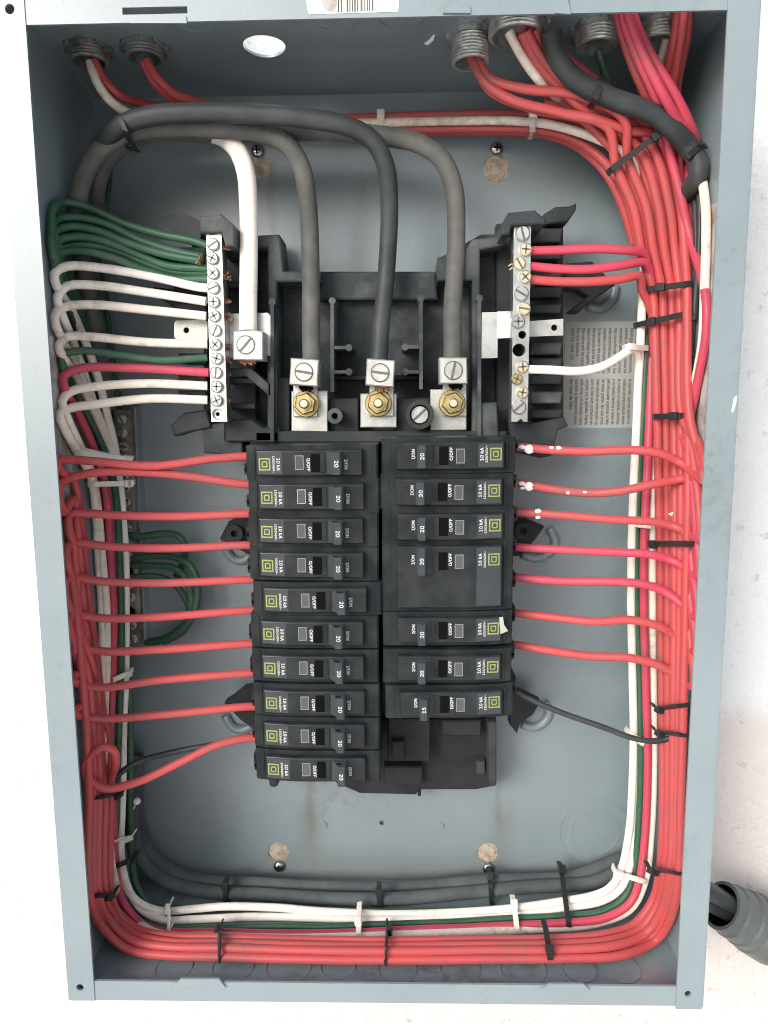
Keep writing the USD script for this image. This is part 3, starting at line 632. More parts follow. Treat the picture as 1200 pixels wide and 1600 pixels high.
# grounding bar at the back, beside the left wall
GB = thing('grounding_bar', 'tarnished grounding bar on the back panel behind the left wires', 'grounding bar', P(198, 1005, 98))
part(GB, 'bar', pxprism([(176, 640), (203, 640), (220, 1005), (194, 1005)], 92, 104, 0.6), 'rust_bar')
part(GB, 'mounting_strap', pxprism([(205, 637), (212, 636), (228, 1002), (221, 1006)], 99, DD, 0.3), 'steel_back')
for i in range(17):
    y = 655 + i * 21.5; x = 188 + (y - 640) * 0.05
    if i in (11, 14): part(GB, 'empty_hole', cyl(P(x, y, 92), 3.3, 91.7, 92.2, 16), 'slot')
    else: screw(GB, x, y, 92, 3.2, 'galv', float(rng.uniform(0, 180)), 'slot', 1.6)

# ------------------------------------------------------------------ lugs
def hexa(c, r, y0, y1, rot=0):
    a = np.radians(np.arange(6) * 60 + rot)
    return prism(np.c_[c[0] + r * np.cos(a), c[2] + r * np.sin(a)], y0, y1, 0.6)
def rotY(m, deg, c):
    m.apply_transform(trimesh.transformations.rotation_matrix(math.radians(deg), [0, 1, 0], [c[0], 0, c[2]])); return m
def lug(bl, tang, nut, ang, rot, label, spad):
    c = P((bl[0] + bl[2]) / 2, (bl[1] + bl[3]) / 2, 50)
    t = thing('main_lug', label, 'cable lug', P((bl[0] + bl[2]) / 2, bl[3], 60))
    pb = [(bl[0], bl[1]), (bl[2], bl[1] + 1), (bl[2], bl[3]), (bl[0], bl[3] - 1)]
    part(t, 'lug_block', rotY(pxprism(pb, 50, 66, 0.6), rot, c), 'tin')
    s = part(t, 'set_screw', cyl(c, 5.0, 49.4, 52, 28, 0.3), 'zinc', smooth=25)
    part(s, 'screw_groove', ring(c, 5.0, 5.5, 49.85, 50.3, 32), 'slot_metal')
    part(s, 'slot', rotY(bx(c[0] - 4.9, c[0] + 4.9, 49.3, 50, c[2] - .75, c[2] + .75), ang, c), 'slot_metal')
    part(t, 'tang', pxprism([((bl[0] + 5), bl[3] - 6), (bl[2] - 1, bl[3] - 6), (bl[2] - 1, nut[1] + 20), (bl[0] + 5, nut[1] + 20)], 64, 66.5, 0.3), 'tin')
    part(t, 'bus_pad', pxprism(tang, 66.7, 69, 0.5), 'tin')
    n = P(*nut, 60)
    ws = part(t, 'washer', cyl(n, 7.9, 62.6, 64, 28, 0.4), 'brass')
    nt = part(t, 'hex_nut', hexa(n, 6.6, 57.5, 62.8, 14 + rot), 'brass')
    part(nt, 'stud', cyl(n, 2.9, 52.5, 58, 18, 0.8), 'dull_brass', smooth=30)
    part(nt, 'thread_collar', ring(n, 2.7, 4.1, 55.6, 57.8, 22), 'brass')
    # bare copper showing under the block
    ms = []
    for k in range(9):
        x = bl[0] + 16 + k * 2.2
        ms.append(tube(PP([(x, bl[3] - 4, 58), (x + .5, bl[3] + 5 + (k * 7 % 5), 57)]), 0.8, 6))
    part(t, 'strand_ends', join(ms), 'copper' if spad else 'slot')
lug((453, 560, 497, 603), [(455, 611), (512, 610), (512, 675), (455, 674)], (477, 631), 10, 3, 'left main lug of the three in a row, its pad bent up on the right', False)
lug((572, 561, 616, 604), [(563, 615), (620, 615), (620, 668), (563, 668)], (591, 630), 8, 3, 'middle main lug with copper strands showing above and below its block', True)
lug((687, 558, 730, 600), [(672, 608), (729, 608), (729, 672), (672, 673)], (707, 630), -78, -1, 'right main lug of the three in a row, its screw slot nearly upright', False)
NL = thing('neutral_lug', 'pale metal lug clamping the thick white cable beside the left terminal bar', 'cable lug', P(388, 565, 58))
c = P(384, 539, 46)
part(NL, 'lug_block', pxprism([(364, 517), (398, 515), (411, 518), (411, 563), (364, 562)], 46, 60, 0.6), 'tin')
s = part(NL, 'set_screw', cyl(c, 4.9, 45.4, 48, 28, 0.3), 'zinc'); part(s, 'screw_groove', ring(c, 4.9, 5.4, 45.85, 46.3, 32), 'slot_metal')
part(s, 'slot', rotY(bx(c[0] - 4.8, c[0] + 4.8, 45.3, 46, c[2] - .75, c[2] + .75), -48, c), 'slot_metal')
part(NL, 'bracket', pxprism([(362, 492), (398, 490), (400, 520), (362, 522)], 59, 61, 0.3), 'tin')
part(NL, 'strand_ends', join([tube(PP([(376 + k * 2.4, 560, 54), (376 + k * 2.5, 568 + (k * 5 % 4), 53)]), 0.8, 6) for k in range(10)]), 'copper')

# ------------------------------------------------------------------ circuit breakers
# local frame: x from 0 (inner end) to -L (outer, wire end), y depth from the face, z across; right-hand ones are turned half round
L = 74.6
def add_breaker(path, H, rating, oz, wide_handle, rim, loc):
    """H: half height of the body; oz: height of the printing and the handle."""
    loc_of[path] = np.zeros(3)
    def pt(parent, name, mesh, m, **k):
        p = unique(parent, name)
        v = np.array(mesh.vertices) * 0.001
        if not k.get('raw'): v[:, 0] = 0.956 * v[:, 0] - 0.00584
        usdkit.mesh(stage, p, trimesh.Trimesh(v, np.array(mesh.faces), process=False), M[m], smooth=k.get('smooth', False)); return p
    def side(prof, z0, z1, bev=0.0):
        """Outline in x,y swept across z."""
        p = Polygon(prof)
        m = trimesh.creation.extrude_polygon(p, z1 - z0, engine='earcut')
        m.vertices[:, 2] += z0; return m
    hb = H - 0.28
    fx = lambda x: 0.956 * x - 5.84
    body = side([(-1, 4.4), (0, 5.6), (0, 58), (-70, 58), (-L, 50), (-L, 10), (-73.6, 8.0), (-66, 6.0), (-48, 4.4)], -hb, hb)
    b = pt(path, 'body', body, 'breaker', raw=True)
    # raised face: chamfered along its long edges, sloping away at the wire end
    hs = H - 2.7
    xs = [-2.8, -3.5, -46, -64.0, -64.6]; ys = [0.9, 0.0, 0.0, 2.6, 3.6]
    def face(hs, inset, lift=0.0, xs=xs, ys=ys):
        v, f = [], []
        for x, y in zip(xs, ys):
            arc = [(inset * (1 - math.sin(q_)), inset * (1 - math.cos(q_))) for q_ in np.linspace(0, math.pi / 2, 5)]
            v += [(x, y + 5.6, -hs)] + [(x, y + a_, -hs + b_) for a_, b_ in arc] + [(x, y + a_, hs - b_) for a_, b_ in arc[::-1]] + [(x, y + 5.6, hs)]
        m_ = 12
        for i in range(len(xs) - 1):
            for j in range(m_ - 1):
                a_, b2 = i * m_ + j, i * m_ + j + 1
                f += [[a_, b2, b2 + m_], [a_, b2 + m_, a_ + m_]]
        for k, o in ((0, 1), (len(xs) - 1, -1)):
            a_ = k * m_
            f += [[a_, a_ + i, a_ + i + 1] for i in range(1, m_ - 1)]
        m = trimesh.Trimesh(v, f, process=False); m.fix_normals(); return m
    fc = pt(path, 'face_strip', face(hs, 1.25), 'face', smooth=50)
    def fy(x): return np.interp(-x, [6.7, 46, 64.0], [0, 0, 2.6])
    # side ribs of the body seen between the strips
    for x in (-66.6, 1.4):
        pt(path, 'moulded_rib', trimesh.creation.box((1.2, 1.0, 2 * hb - 2), trimesh.transformations.translation_matrix((x, 4.7 if x > -60 else 6.8, 0))), 'breaker')
    # grey printed end with the square emblem
    g = trimesh.Trimesh([(-49.3, fy(-49.3) - .06, -hs + 1.1), (-63.6, fy(-63.6) - .06, -hs + 1.1), (-63.6, fy(-63.6) - .06, hs - 1.1), (-49.3, fy(-49.3) - .06, hs - 1.1)], [[0, 1, 2], [0, 2, 3]], process=False)
    gl = pt(fc, 'label_field', g, 'grey_print')
    slope = math.atan2(2.6, 18.0)
    def onface(m, x):
        v = m.vertices.copy(); v[:, 1] += fy(v[:, 0]); return trimesh.Trimesh(v, m.faces, process=False)
    def sq(c, a, w, y=-0.17):
        p = sbox(c[0] - a, c[1] - a, c[0] + a, c[1] + a).difference(sbox(c[0] - a + w, c[1] - a + w, c[0] + a - w, c[1] + a - w))
        m = trimesh.creation.extrude_polygon(p, 0.08, engine='earcut')
        return trimesh.Trimesh(np.c_[m.vertices[:, 0], m.vertices[:, 2] + y, m.vertices[:, 1]], m.faces[:, ::-1], process=False)
    oc = (-59.6, oz - 0.6)
    def letter_d(c, s):
        p = Polygon([(c[0] - s, c[1] - s), (c[0] + s, c[1] - s), (c[0] + s, c[1] + s * .7), (c[0] + s * .6, c[1] + s), (c[0] - s * .6, c[1] + s), (c[0] - s, c[1] + s * .7)])
        p = p.difference(p.buffer(-s * 0.42, join_style=2))
        m = trimesh.creation.extrude_polygon(p, 0.08, engine='earcut')
        return trimesh.Trimesh(np.c_[m.vertices[:, 0], m.vertices[:, 2] - .17, m.vertices[:, 1]], m.faces[:, ::-1], process=False)
    pt(fc, 'emblem', onface(join([sq(oc, 3.45, 0.8), letter_d(oc, 1.75)]), 0), 'logo')
    T = lambda t, h, x, z, bold=True: onface(rot_text(t, h, (x, z), 0.0, depth=0.12, bold=bold), 0)
    pt(fc, 'printing', T('10 kA', 1.9, -51.4, oz - 0.7), 'print')
    pt(fc, 'printing', T('120/240V~', 1.25, -54.2, oz - 0.7), 'print')
    pt(fc, 'printing', T('O/OFF', 1.75, -33.9, oz - 1.0), 'print')
    pt(fc, 'printing', T('I/ON', 1.75, -12.2, oz - 1.0), 'print')
    # trip window
    wz = oz + 0.2
    wr = sbox(-41.6, wz - 4.0, -36.6, wz + 4.0)
    def flat(p, y0, y1):
        m = trimesh.creation.extrude_polygon(p, y1 - y0, engine='earcut')
        return trimesh.Trimesh(np.c_[m.vertices[:, 0], m.vertices[:, 2] + y0, m.vertices[:, 1]], m.faces[:, ::-1], process=False)
    w = pt(path, 'trip_window', flat(wr.buffer(-0.3), -0.10, 0.3), 'window')
    pt(w, 'window_rim', flat(wr.difference(wr.buffer(-0.42, join_style=2)), -0.22, 0.2), rim)
    # handle slot
    hz = 6.1 if not wide_handle else 7.6
    sl = pt(path, 'handle_slot', flat(sbox(-32.4, oz - 5.2, -27.0, oz + 5.0), -0.05, 0.2), 'slot')
    pt(sl, 'slot_lip', flat(sbox(-27.0, oz - 5.3, -24.4, oz + 5.2), -0.5, 0.2), 'breaker')
    # handle, thrown towards ON
    o2 = oz - (1.4 if wide_handle else 0.0)
    pr = [(-23.6, 0.8), (-14.2, 0.8), (-14.6, -7.6), (-15.2, -8.3), (-18.7, -8.3), (-19.4, -7.4), (-19.9, -4.6), (-22.8, -0.8)]
    hm = side(pr, o2 - hz, o2 + hz)
    h = pt(path, 'handle', hm, 'handle')
    pt(h, 'handle_groove', trimesh.creation.box((3.0, 1.7, 0.1), trimesh.transformations.translation_matrix((-18.6, -5.2, o2 + hz + 0.04))), 'slot')
    pt(h, 'rating', rot_text(rating, 2.2, (-17.0, o2 - 0.2), -8.35, depth=0.1, bold=True), 'print')
    # wire terminal shoulders
    for s in ([0] if not wide_handle else [-H / 2, H / 2]):
        k = pt(path, 'terminal', side([(-72, 11), (-76.6, 14), (-78.6, 22), (-78.6, 44), (-72, 46)], s - 7.2, s - 1.2), 'breaker', raw=True)
        pt(path, 'terminal', side([(-72, 12), (-76.0, 18), (-76.4, 44), (-72, 46)], s - 0.8, s + 7.4), 'breaker', raw=True)
        pt(k, 'terminal_hole', flat(Point(-75.4, s - 4.2).buffer(1.3, 5), 13.0, 14.6), 'slot', raw=True)
stage.OverridePrim('/World')
PITCH_L, PITCH_R = 19.82, 20.35
protos = {}
def place_breaker(side_, x, y, label, H, rating='20', oz=0.0, wide=False, rim='window_rim', dx=0.0):
    loc = P(x, y, 26.0)
    key = (H, rating, oz, wide, rim)
    path = unique('/World', 'double_pole_breaker' if wide else 'circuit_breaker')
    xf = UsdGeom.Xform.Define(stage, path)
    xf.AddTranslateOp().Set(Gf.Vec3d(*[float(c) for c in (np.array([(-0.9 if side_ == 'l' else 1.2) + dx, 26.0 + float(rng.uniform(-.45, .45)), loc[2] + LIFT])) * 0.001]))
    xf.AddRotateYOp().Set((0.0 if side_ == 'l' else 180.0) + float(rng.uniform(-.35, .35)))
    tag(xf.GetPrim(), label, 'circuit breaker', None if wide else 'circuit breakers in two columns')
    if key in protos:
        xf.GetPrim().GetReferences().AddInternalReference(protos[key]); xf.GetPrim().SetInstanceable(True)
    else:
        add_breaker(path, H, rating, oz, wide, rim, loc); protos[key] = path
ORD = ['first', 'second', 'third', 'fourth', 'fifth', 'sixth', 'seventh', 'eighth', 'ninth', 'tenth']
HLP = PITCH_L / 2; HRP = PITCH_R / 2
LY = [722, 776, 830, 884, 938, 991, 1045, 1099, 1151, 1203]
for i, y in enumerate(LY):
    extra = {0: 'topmost black breaker in the left column, marked 20', 1: 'second left breaker from the top, its trip window rimmed in pink', 9: 'lowest black breaker in the left column, no wire at its end'}.get(i, f'{ORD[i]} black breaker from the top in the left column, marked 20')
    place_breaker('l', 590, y, extra, HLP, rim='pink_rim' if i == 1 else 'window_rim', dx=float(rng.uniform(-.5, .5)) + (0.6 if i in (0, 1, 2, 3) else (1.4 if i == 4 else 0)))
for i, y in enumerate([713, 769, 824, None, 986, 1045, 1102]):
    if y is None:
        place_breaker('r', 597, 903, 'double-width black breaker in the right column with one shared handle', PITCH_R + 0.2, oz=-9.2, wide=True); continue
    lab = ['topmost black breaker in the right column, marked 20', 'second black breaker from the top in the right column', 'right column breaker just above the double-width one', '', 'right column breaker just below the double-width one, tape scrap at its end', 'right column breaker just above the one marked 15', 'lowest breaker in the right column, its handle marked 15'][i]
    place_breaker('r', 597, y, lab, HRP, rating='15' if i == 6 else '20', dx=float(rng.uniform(-.5, .5)) + (1.5 if i == 6 else 0))
# scrap of masking tape on one breaker
tm = pxprism([(780, 965), (786, 964), (788, 977), (794, 986), (782, 991), (781, 976)], 27.6, 28.3, 0.1)
single('tape_scrap', tm, 'sticker', 'torn scrap of pale tape on the end of a right column breaker', 'tape')

# ------------------------------------------------------------------ wires
def inside(x, y, d, r):
    """Depth at which the point lies within the box, as near d as possible."""
    while d > 2:
        q = P(x, y, d)
        if abs(q[0]) < HW - 2.2 - r and -HH + 2.2 + r < q[2] and (q[2] < HH + 40): break
        d -= 1.0
    return min(d, DD - r - 0.6)
REG = []
def wire(pts, dia, m, label, group=None, cat='wire', name=None, copper=(), drips=(), sides=10, step=4.0, wob=0.13, clamp=True):
    r = dia / 2
    c = PP([(x, y, inside(x, y, d, r) if clamp else d) for x, y, d in pts])
    c = spline(c, step)
    seed = len(taken)
    t_ = np.linspace(0, len(c) * step / 30.0, len(c))
    if wob and len(c) > 8:
        for ax in (0, 1, 2):
            n = meshkit.noise(np.c_[t_, np.full(len(c), seed * 1.7), np.full(len(c), ax * 9.1)], seed) - 0.5
            fade = np.minimum(1, np.minimum(np.arange(len(c)), np.arange(len(c))[::-1]) / 6.0)
            c[:, ax] += n * wob * 2 * fade
    REG.append((c.copy(), r))
    nm = name or {'red': 'red_wire', 'pink': 'red_wire', 'cream': 'white_wire', 'white': 'white_wire', 'green': 'green_wire', 'cable': 'black_cable', 'dusty_cable': 'black_cable', 'black_wire': 'black_wire', 'bottom_cable': 'black_cable'}[m]
    t = thing(nm, label, cat, c[0], group)
    part(t, 'insulation', tube(c, r, sides), m, smooth=40)
    for e in copper:
        # bare strands past the insulation: list of pixel points
        p = PP(e); ms = []
        for k in range(5):
            o = np.array([0, math.cos(k * 1.26) * 1.1, math.sin(k * 1.26) * 1.1])
            g = p + o; g[-1] += np.array([rng.uniform(-1, 1.6), rng.uniform(-1, .6), rng.uniform(-1.6, 1.6)])
            ms.append(tube(spline(g, 2.0), 0.55, 5))
        part(t, 'bare_strands', join(ms), 'copper')
    for (f, blobs) in drips:
        i = int(f * (len(c) - 1)); ms = []
        for (du, dv, rr) in blobs:
            s = trimesh.creation.icosphere(subdivisions=2, radius=1.0)
            j = min(len(c) - 1, max(0, i + int(round(du / step))))
            v = s.vertices * [rr * 1.3, 0.8, rr * .8] * (0.75 + 0.5 * meshkit.noise(s.vertices * 2 + du, 4)[:, None])
            ms.append(trimesh.Trimesh(v + c[j] + [0, -r + 0.15, dv], s.faces, process=False))
        part(t, 'paint_drip', join(ms), 'paint', smooth=True)
    return c
RD = 5.0
# --- the long bundle: right side, bottom, left side. Stations: (t = 0 inner edge), (t = 1 outer edge), depth
ST = [((962, 258), (1030, 212), 56), ((990, 325), (1062, 318), 60), ((1003, 395), (1070, 392), 64), ((1020, 455), (1074, 452), 66), ((1023, 500), (1074, 495), 66), ((1027, 650), (1077, 650), 66), ((1030, 800), (1077, 800), 66),
      ((1032, 900), (1074, 900), 64), ((1033, 1000), (1072, 1000), 62), ((1035, 1130), (1068, 1130), 60), ((1036, 1250), (1065, 1250), 58), ((1032, 1350), (1062, 1362), 56), ((1020, 1405), (1053, 1425), 54), ((992, 1443), (1026, 1470), 50), ((945, 1460), (970, 1494), 46),
      ((880, 1466), (885, 1499), 44), ((740, 1468), (740, 1500), 44), ((600, 1470), (600, 1501), 44), ((450, 1468), (450, 1499), 44), ((345, 1464), (345, 1496), 44), ((265, 1463), (262, 1494), 44), ((212, 1450), (195, 1482), 46), ((184, 1425), (158, 1448), 48), ((172, 1395), (140, 1404), 50),
      ((171, 1330), (136, 1330), 52), ((173, 1250), (138, 1250), 54), ((174, 1150), (134, 1150), 56), ((162, 1050), (126, 1050), 58), ((148, 950), (117, 950), 58), ((138, 850), (110, 850), 58), ((128, 780), (104, 780), 58), ((118, 745), (100, 745), 56)]
def lane(t, i0, i1, layer=0):
    out = []
    for i in range(i0, i1 + 1):
        a, b, d = ST[i]
        x, y = a[0] + (b[0] - a[0]) * t, a[1] + (b[1] - a[1]) * t
        dd = d + layer * 4.6
        # keep every strand above the floor and in front of the side wall, the inner ones stacked behind
        lim = inside(x, y, 105, RD / 2)
        dd = min(dd, lim - (2 - layer) * 4.4 - 0.3)
        out.append((x, y, dd))
    return out
ORDW = ['topmost', 'second', 'third', 'fourth', 'fifth', 'sixth', 'seventh', 'eighth', 'ninth', 'tenth']
# front strands belong to the lower breakers; (t, layer, first station of the rise at which it leaves)
def top_of(t, src):
    a, b, d = ST[0]
    x, y = a[0] + (b[0] - a[0]) * t, a[1] + (b[1] - a[1]) * t
    return src
LEFT = [  # breaker end ... loop ... down into the bundle
    [(408, 713, 62), (388, 713, 60), (330, 717, 55), (240, 728, 46), (150, 721, 36), (106, 718, 32), (87, 722, 34), (92, 732, 44), (104, 745, 52)],
    [(408, 757, 62), (386, 757, 60), (300, 745, 54), (220, 738, 46), (150, 738, 36), (112, 746, 32), (93, 757, 34), (91, 775, 42), (100, 800, 52)],
    [(408, 803, 62), (384, 803, 60), (280, 807, 54), (200, 806, 46), (130, 802, 38), (109, 803, 36), (106, 815, 42), (110, 838, 52)],
    [(408, 852, 62), (382, 852, 60), (250, 857, 52), (160, 853, 42), (118, 848, 36), (104, 856, 37), (104, 878, 45), (112, 910, 52)],
    [(408, 906, 62), (385, 906, 60), (250, 911, 52), (155, 908, 42), (115, 902, 37), (101, 908, 38), (102, 930, 45), (112, 960, 52)],
    [(408, 954, 62), (387, 954, 60), (250, 964, 50), (160, 966, 41), (122, 961, 37), (107, 965, 38), (109, 985, 45), (118, 1010, 52)],
    [(408, 1006, 62), (388, 1006, 60), (250, 1015, 50), (165, 1018, 41), (132, 1013, 38), (115, 1008, 40), (118, 1020, 46), (126, 1050, 52)],
    [(408, 1052, 62), (388, 1052, 60), (250, 1063, 50), (165, 1074, 41), (128, 1070, 38), (111, 1060, 40), (118, 1054, 45), (136, 1064, 50), (146, 1090, 53)],
    [(408, 1104, 62), (388, 1104, 60), (250, 1117, 50), (170, 1123, 41), (130, 1120, 38), (115, 1112, 40), (122, 1105, 45), (140, 1112, 50), (153, 1140, 53)],
    [(408, 1153, 62), (390, 1153, 60), (340, 1164, 54), (280, 1192, 46), (215, 1222, 38), (165, 1232, 31), (140, 1219, 29), (132, 1200, 28), (141, 1179, 28), (160, 1167, 30), (177, 1172, 33), (181, 1193, 38), (173, 1222, 48)]]
leave = [31, 30, 29, 28, 27, 27, 26, 26, 25, 25]   # last ST index used
tl = [(0.25, 2), (0.58, 2), (0.86, 2), (0.97, 1), (0.42, 1), (0.73, 1), (0.13, 1), (0.53, 0), (0.27, 0), (0.0, 0)]
# sources: conduit b sends most of them, conduit a the two upper ones, the pair from the corner the outer ones
SRC = [[(822, 40, 38), (838, 75, 41), (880, 125, 47)], [(815, 45, 36), (828, 80, 43), (870, 140, 51)], [(835, 48, 34), (858, 90, 39), (905, 140, 45)], [(805, 55, 40), (825, 95, 49), (880, 160, 55)], [(828, 44, 36), (850, 85, 41), (900, 140, 49)],
       [(822, 50, 32), (848, 92, 37), (905, 150, 45)], [(810, 50, 38), (832, 100, 47), (890, 165, 55)], [(815, 52, 32), (840, 98, 39), (905, 165, 47)], [(745, 88, 49), (765, 122, 46), (820, 139, 42), (905, 149, 42)], [(735, 88, 49), (757, 128, 46), (800, 156, 44), (880, 178, 46)]]
for k in range(10):
    t, ly = tl[k]
    first = (SRC[k][-1], ) ; a, b, d = ST[0]
    mid = [] if k < 8 else ([(975, 187, 44)] if k == 8 else [(950, 200, 48)])
    pts = SRC[k] + mid + lane(t, 0, leave[k], ly) + [(x, y, dd) for x, y, dd in LEFT[k][::-1]]
    wire(pts, RD, 'red' if k != 6 else 'red', f'{ORDW[k]} red wire from the top among those looping into the left column of breakers', 'red wires looped to the left breakers')
# a few more strands of the same bundle that go no further than the bottom left corner
for k, (t, ly, i1) in enumerate([(0.98, 0, 25), (0.10, 1, 25), (0.24, 0, 22)]):
    pass
# --- wires of the right-hand breakers: down the bundle, round by the right wall and back
RIGHT = [
    [(784, 696, 62), (806, 698, 60), (860, 703, 56), (920, 705, 52), (985, 703, 48), (1030, 708, 45), (1065, 724, 44), (1090, 744, 46), (1100, 752, 52), (1098, 738, 60), (1091, 705, 63)],
    [(784, 752, 62), (806, 754, 60), (860, 764, 56), (925, 770, 52), (970, 767, 48), (1020, 757, 45), (1068, 748, 44), (1092, 742, 48), (1101, 728, 54), (1092, 695, 63)],
    [(784, 798, 62), (806, 800, 60), (880, 805, 54), (960, 812, 48), (1020, 815, 45), (1055, 823, 44), (1082, 838, 46), (1092, 845, 54), (1094, 825, 62), (1090, 770, 66), (1084, 715, 67)],
    [(784, 853, 62), (806, 855, 60), (880, 859, 54), (970, 863, 48), (1015, 866, 45), (1050, 876, 44), (1080, 893, 46), (1092, 900, 54), (1092, 880, 62), (1086, 800, 66), (1078, 720, 69)],
    [(784, 900, 62), (806, 902, 60), (880, 908, 54), (960, 909, 48), (1010, 914, 45), (1040, 925, 44), (1075, 952, 46), (1090, 964, 54), (1090, 945, 62), (1080, 870, 66), (1075, 780, 66)],
    [(784, 956, 62), (806, 958, 60), (870, 965, 54), (930, 971, 48), (985, 969, 46), (1030, 979, 44), (1065, 1000, 45), (1088, 1018, 53), (1088, 1000, 62), (1078, 930, 66), (1072, 850, 66)],
    [(784, 1006, 62), (808, 1008, 60), (850, 1015, 55), (920, 1025, 50), (985, 1028, 46), (1030, 1040, 44), (1065, 1060, 45), (1084, 1072, 53), (1084, 1050, 60), (1074, 960, 64), (1070, 880, 66)]]
rt = [(1.0, 0), (0.77, 0), (0.90, 1), (0.64, 1), (0.80, 2), (0.45, 2), (0.30, 2)]
cut = [5, 5, 5, 5, 5, 6, 6]
RSRC = [[(740, 90, 49), (764, 140, 49), (830, 169, 48), (930, 186, 46), (985, 205, 50)], [(840, 45, 35), (866, 92, 40), (912, 135, 48)], [(832, 60, 35), (858, 100, 42), (905, 155, 52)], [(838, 52, 39), (866, 104, 48), (925, 160, 56)],
        [(812, 60, 41), (850, 120, 54), (920, 190, 60)], [(820, 60, 41), (862, 120, 54), (930, 185, 60)], [(818, 62, 39), (868, 125, 52), (935, 185, 60)]]
blob = [(0, 0, 2.2), (2, -1.5, 2.0), (4, 0.2, 1.6), (-2, 0.8, 1.4)]
for k in range(7):
    t, ly = rt[k]
    dr = {0: [(0.966, blob), (0.925, [(0, 1.6, 1.3), (3, 1.6, 1.0)])], 1: [(0.966, blob + [(5, -2.5, 1.0)]), (0.885, [(0, 0.5, .9), (6, -1, .8), (10, -0.4, .7)])], 2: [(0.952, [(0, 1.8, 1.5), (0, -2.0, 1.2)])]}.get(k, [])
    wire(RSRC[k] + lane(t, 0, cut[k], ly) + RIGHT[k][::-1], RD, 'red' if k not in (3, 4) else 'pink', f'{ORDW[k]} red wire from the top on the right column of breakers', 'red wires to the right breakers', drips=dr)
# three red wires from the right terminal bar into the bundle
wire([(826, 392, 52), (870, 391, 52), (930, 389, 52), (985, 392, 54), (1006, 397, 60), (1012, 430, 66), (1018, 480, 72), (1022, 560, 76)], RD, 'pink', 'uppermost of three red wires from the right terminal bar to the bundle', 'red wires from the right terminal bar', copper=[[(828, 392, 52), (800, 391, 52)]])
wire([(828, 416, 52), (870, 420, 52), (920, 421, 52), (970, 415, 54), (1008, 411, 60), (1018, 440, 68), (1022, 500, 72)], RD, 'pink', 'middle one of three red wires from the right terminal bar to the bundle', 'red wires from the right terminal bar', copper=[[(826, 416, 52), (804, 414, 53), (796, 418, 53)]])
wire([(828, 437, 52), (870, 440, 52), (925, 440, 52), (970, 436, 54), (1000, 431, 58), (1003, 452, 64), (1012, 470, 68), (1022, 500, 74)], RD, 'red', 'lowest of three red wires from the right terminal bar to the bundle', 'red wires from the right terminal bar', copper=[[(828, 437, 52), (803, 437, 53)]])
# the bright strand that bows out along the right wall, with the pink ones from behind the top edge
for k, (pts, m, lab) in enumerate([
    ([(972, 18, 24), (978, 45, 26), (996, 90, 28), (1020, 140, 34), (1036, 185, 44), (1044, 230, 54), (1062, 300, 56), (1078, 370, 56), (1096, 430, 54), (1104, 480, 54), (1102, 530, 56), (1095, 570, 60), (1086, 615, 64), (1076, 665, 70), (1066, 720, 82)], 'pink', 'bright red wire bowing out towards the right side wall'),
    ([(980, 18, 22), (988, 45, 24), (1006, 90, 26), (1034, 145, 30), (1060, 190, 40), (1078, 215, 48), (1062, 250, 60), (1068, 320, 64), (1074, 400, 66), (1078, 455, 70), (1070, 560, 84)], 'pink', 'red wire from behind the top flange, right one of the crossing pair'),
    ([(988, 18, 26), (996, 45, 28), (1022, 95, 30), (1056, 150, 34), (1078, 195, 42), (1088, 225, 52), (1075, 262, 62), (1076, 330, 66), (1078, 400, 74), (1066, 480, 88)], 'pink', 'red wire from behind the top flange, outermost before the black cable'),
    ([(964, 18, 28), (972, 50, 30), (990, 105, 36), (1014, 160, 44), (1030, 210, 54), (1046, 260, 62), (1058, 330, 66), (1066, 400, 68), (1068, 480, 72)], 'red', 'red wire from behind the top flange, innermost of its group'),
    ([(1058, 18, 30), (1054, 60, 36), (1044, 110, 46), (1036, 150, 54), (1042, 210, 62), (1056, 260, 66), (1064, 330, 70)], 'red', 'dull red wire slanting left from the corner behind the bright ones'),
    ([(1068, 18, 28), (1064, 60, 34), (1054, 115, 44), (1048, 160, 54), (1052, 220, 64), (1066, 280, 70), (1070, 350, 74)], 'red', 'dull red wire next to the corner, right of its twin'),
    ([(1076, 18, 30), (1072, 62, 38), (1060, 120, 50), (1054, 180, 60), (1060, 240, 68), (1072, 300, 74)], 'red', 'dull red wire closest to the top right corner'),
    ([(868, 70, 44), (890, 95, 46), (920, 118, 50), (950, 140, 56), (990, 190, 64), (1020, 240, 68), (1044, 310, 72)], 'pink', 'short visible red wire beside the thick black cable near its conduit'),
    ([(850, 160, 58), (905, 165, 60), (950, 195, 62), (990, 235, 64), (1012, 290, 68), (1024, 350, 72), (1032, 420, 74)], 'red', 'red wire in the depth of the bundle under the white one')]):
    wire(pts, RD, m, lab)
# white wires at the upper right
wire([(795, 50, 36), (812, 82, 38), (836, 118, 42), (862, 145, 50), (890, 160, 58), (930, 178, 66), (975, 225, 72), (1005, 300, 76)], RD, 'cream', 'white wire leaving the large conduit end and passing under the reds')
wire([(1042, 60, 44), (1032, 95, 50), (1016, 128, 58), (1008, 155, 64), (1012, 200, 72), (1030, 260, 78)], RD, 'cream', 'white wire in the top right corner behind the bright reds')
wire([(1090, 245, 62), (1098, 285, 60), (1103, 330, 58), (1103, 385, 58), (1101, 450, 60), (1098, 530, 64), (1088, 590, 70), (1075, 640, 74)], RD, 'cream', 'white wire standing alone along the right side wall')
wire([(934, 78, 46), (945, 115, 52), (952, 140, 58), (975, 185, 66), (1002, 240, 72), (1015, 300, 78)], 4.3, 'green', 'dark green wire coming down from the upper right conduit end')
wire([(1008, 100, 48), (1003, 130, 56), (995, 155, 62), (1005, 210, 70), (1020, 280, 78)], 4.3, 'green', 'dark green wire next to the short white one in the upper right')
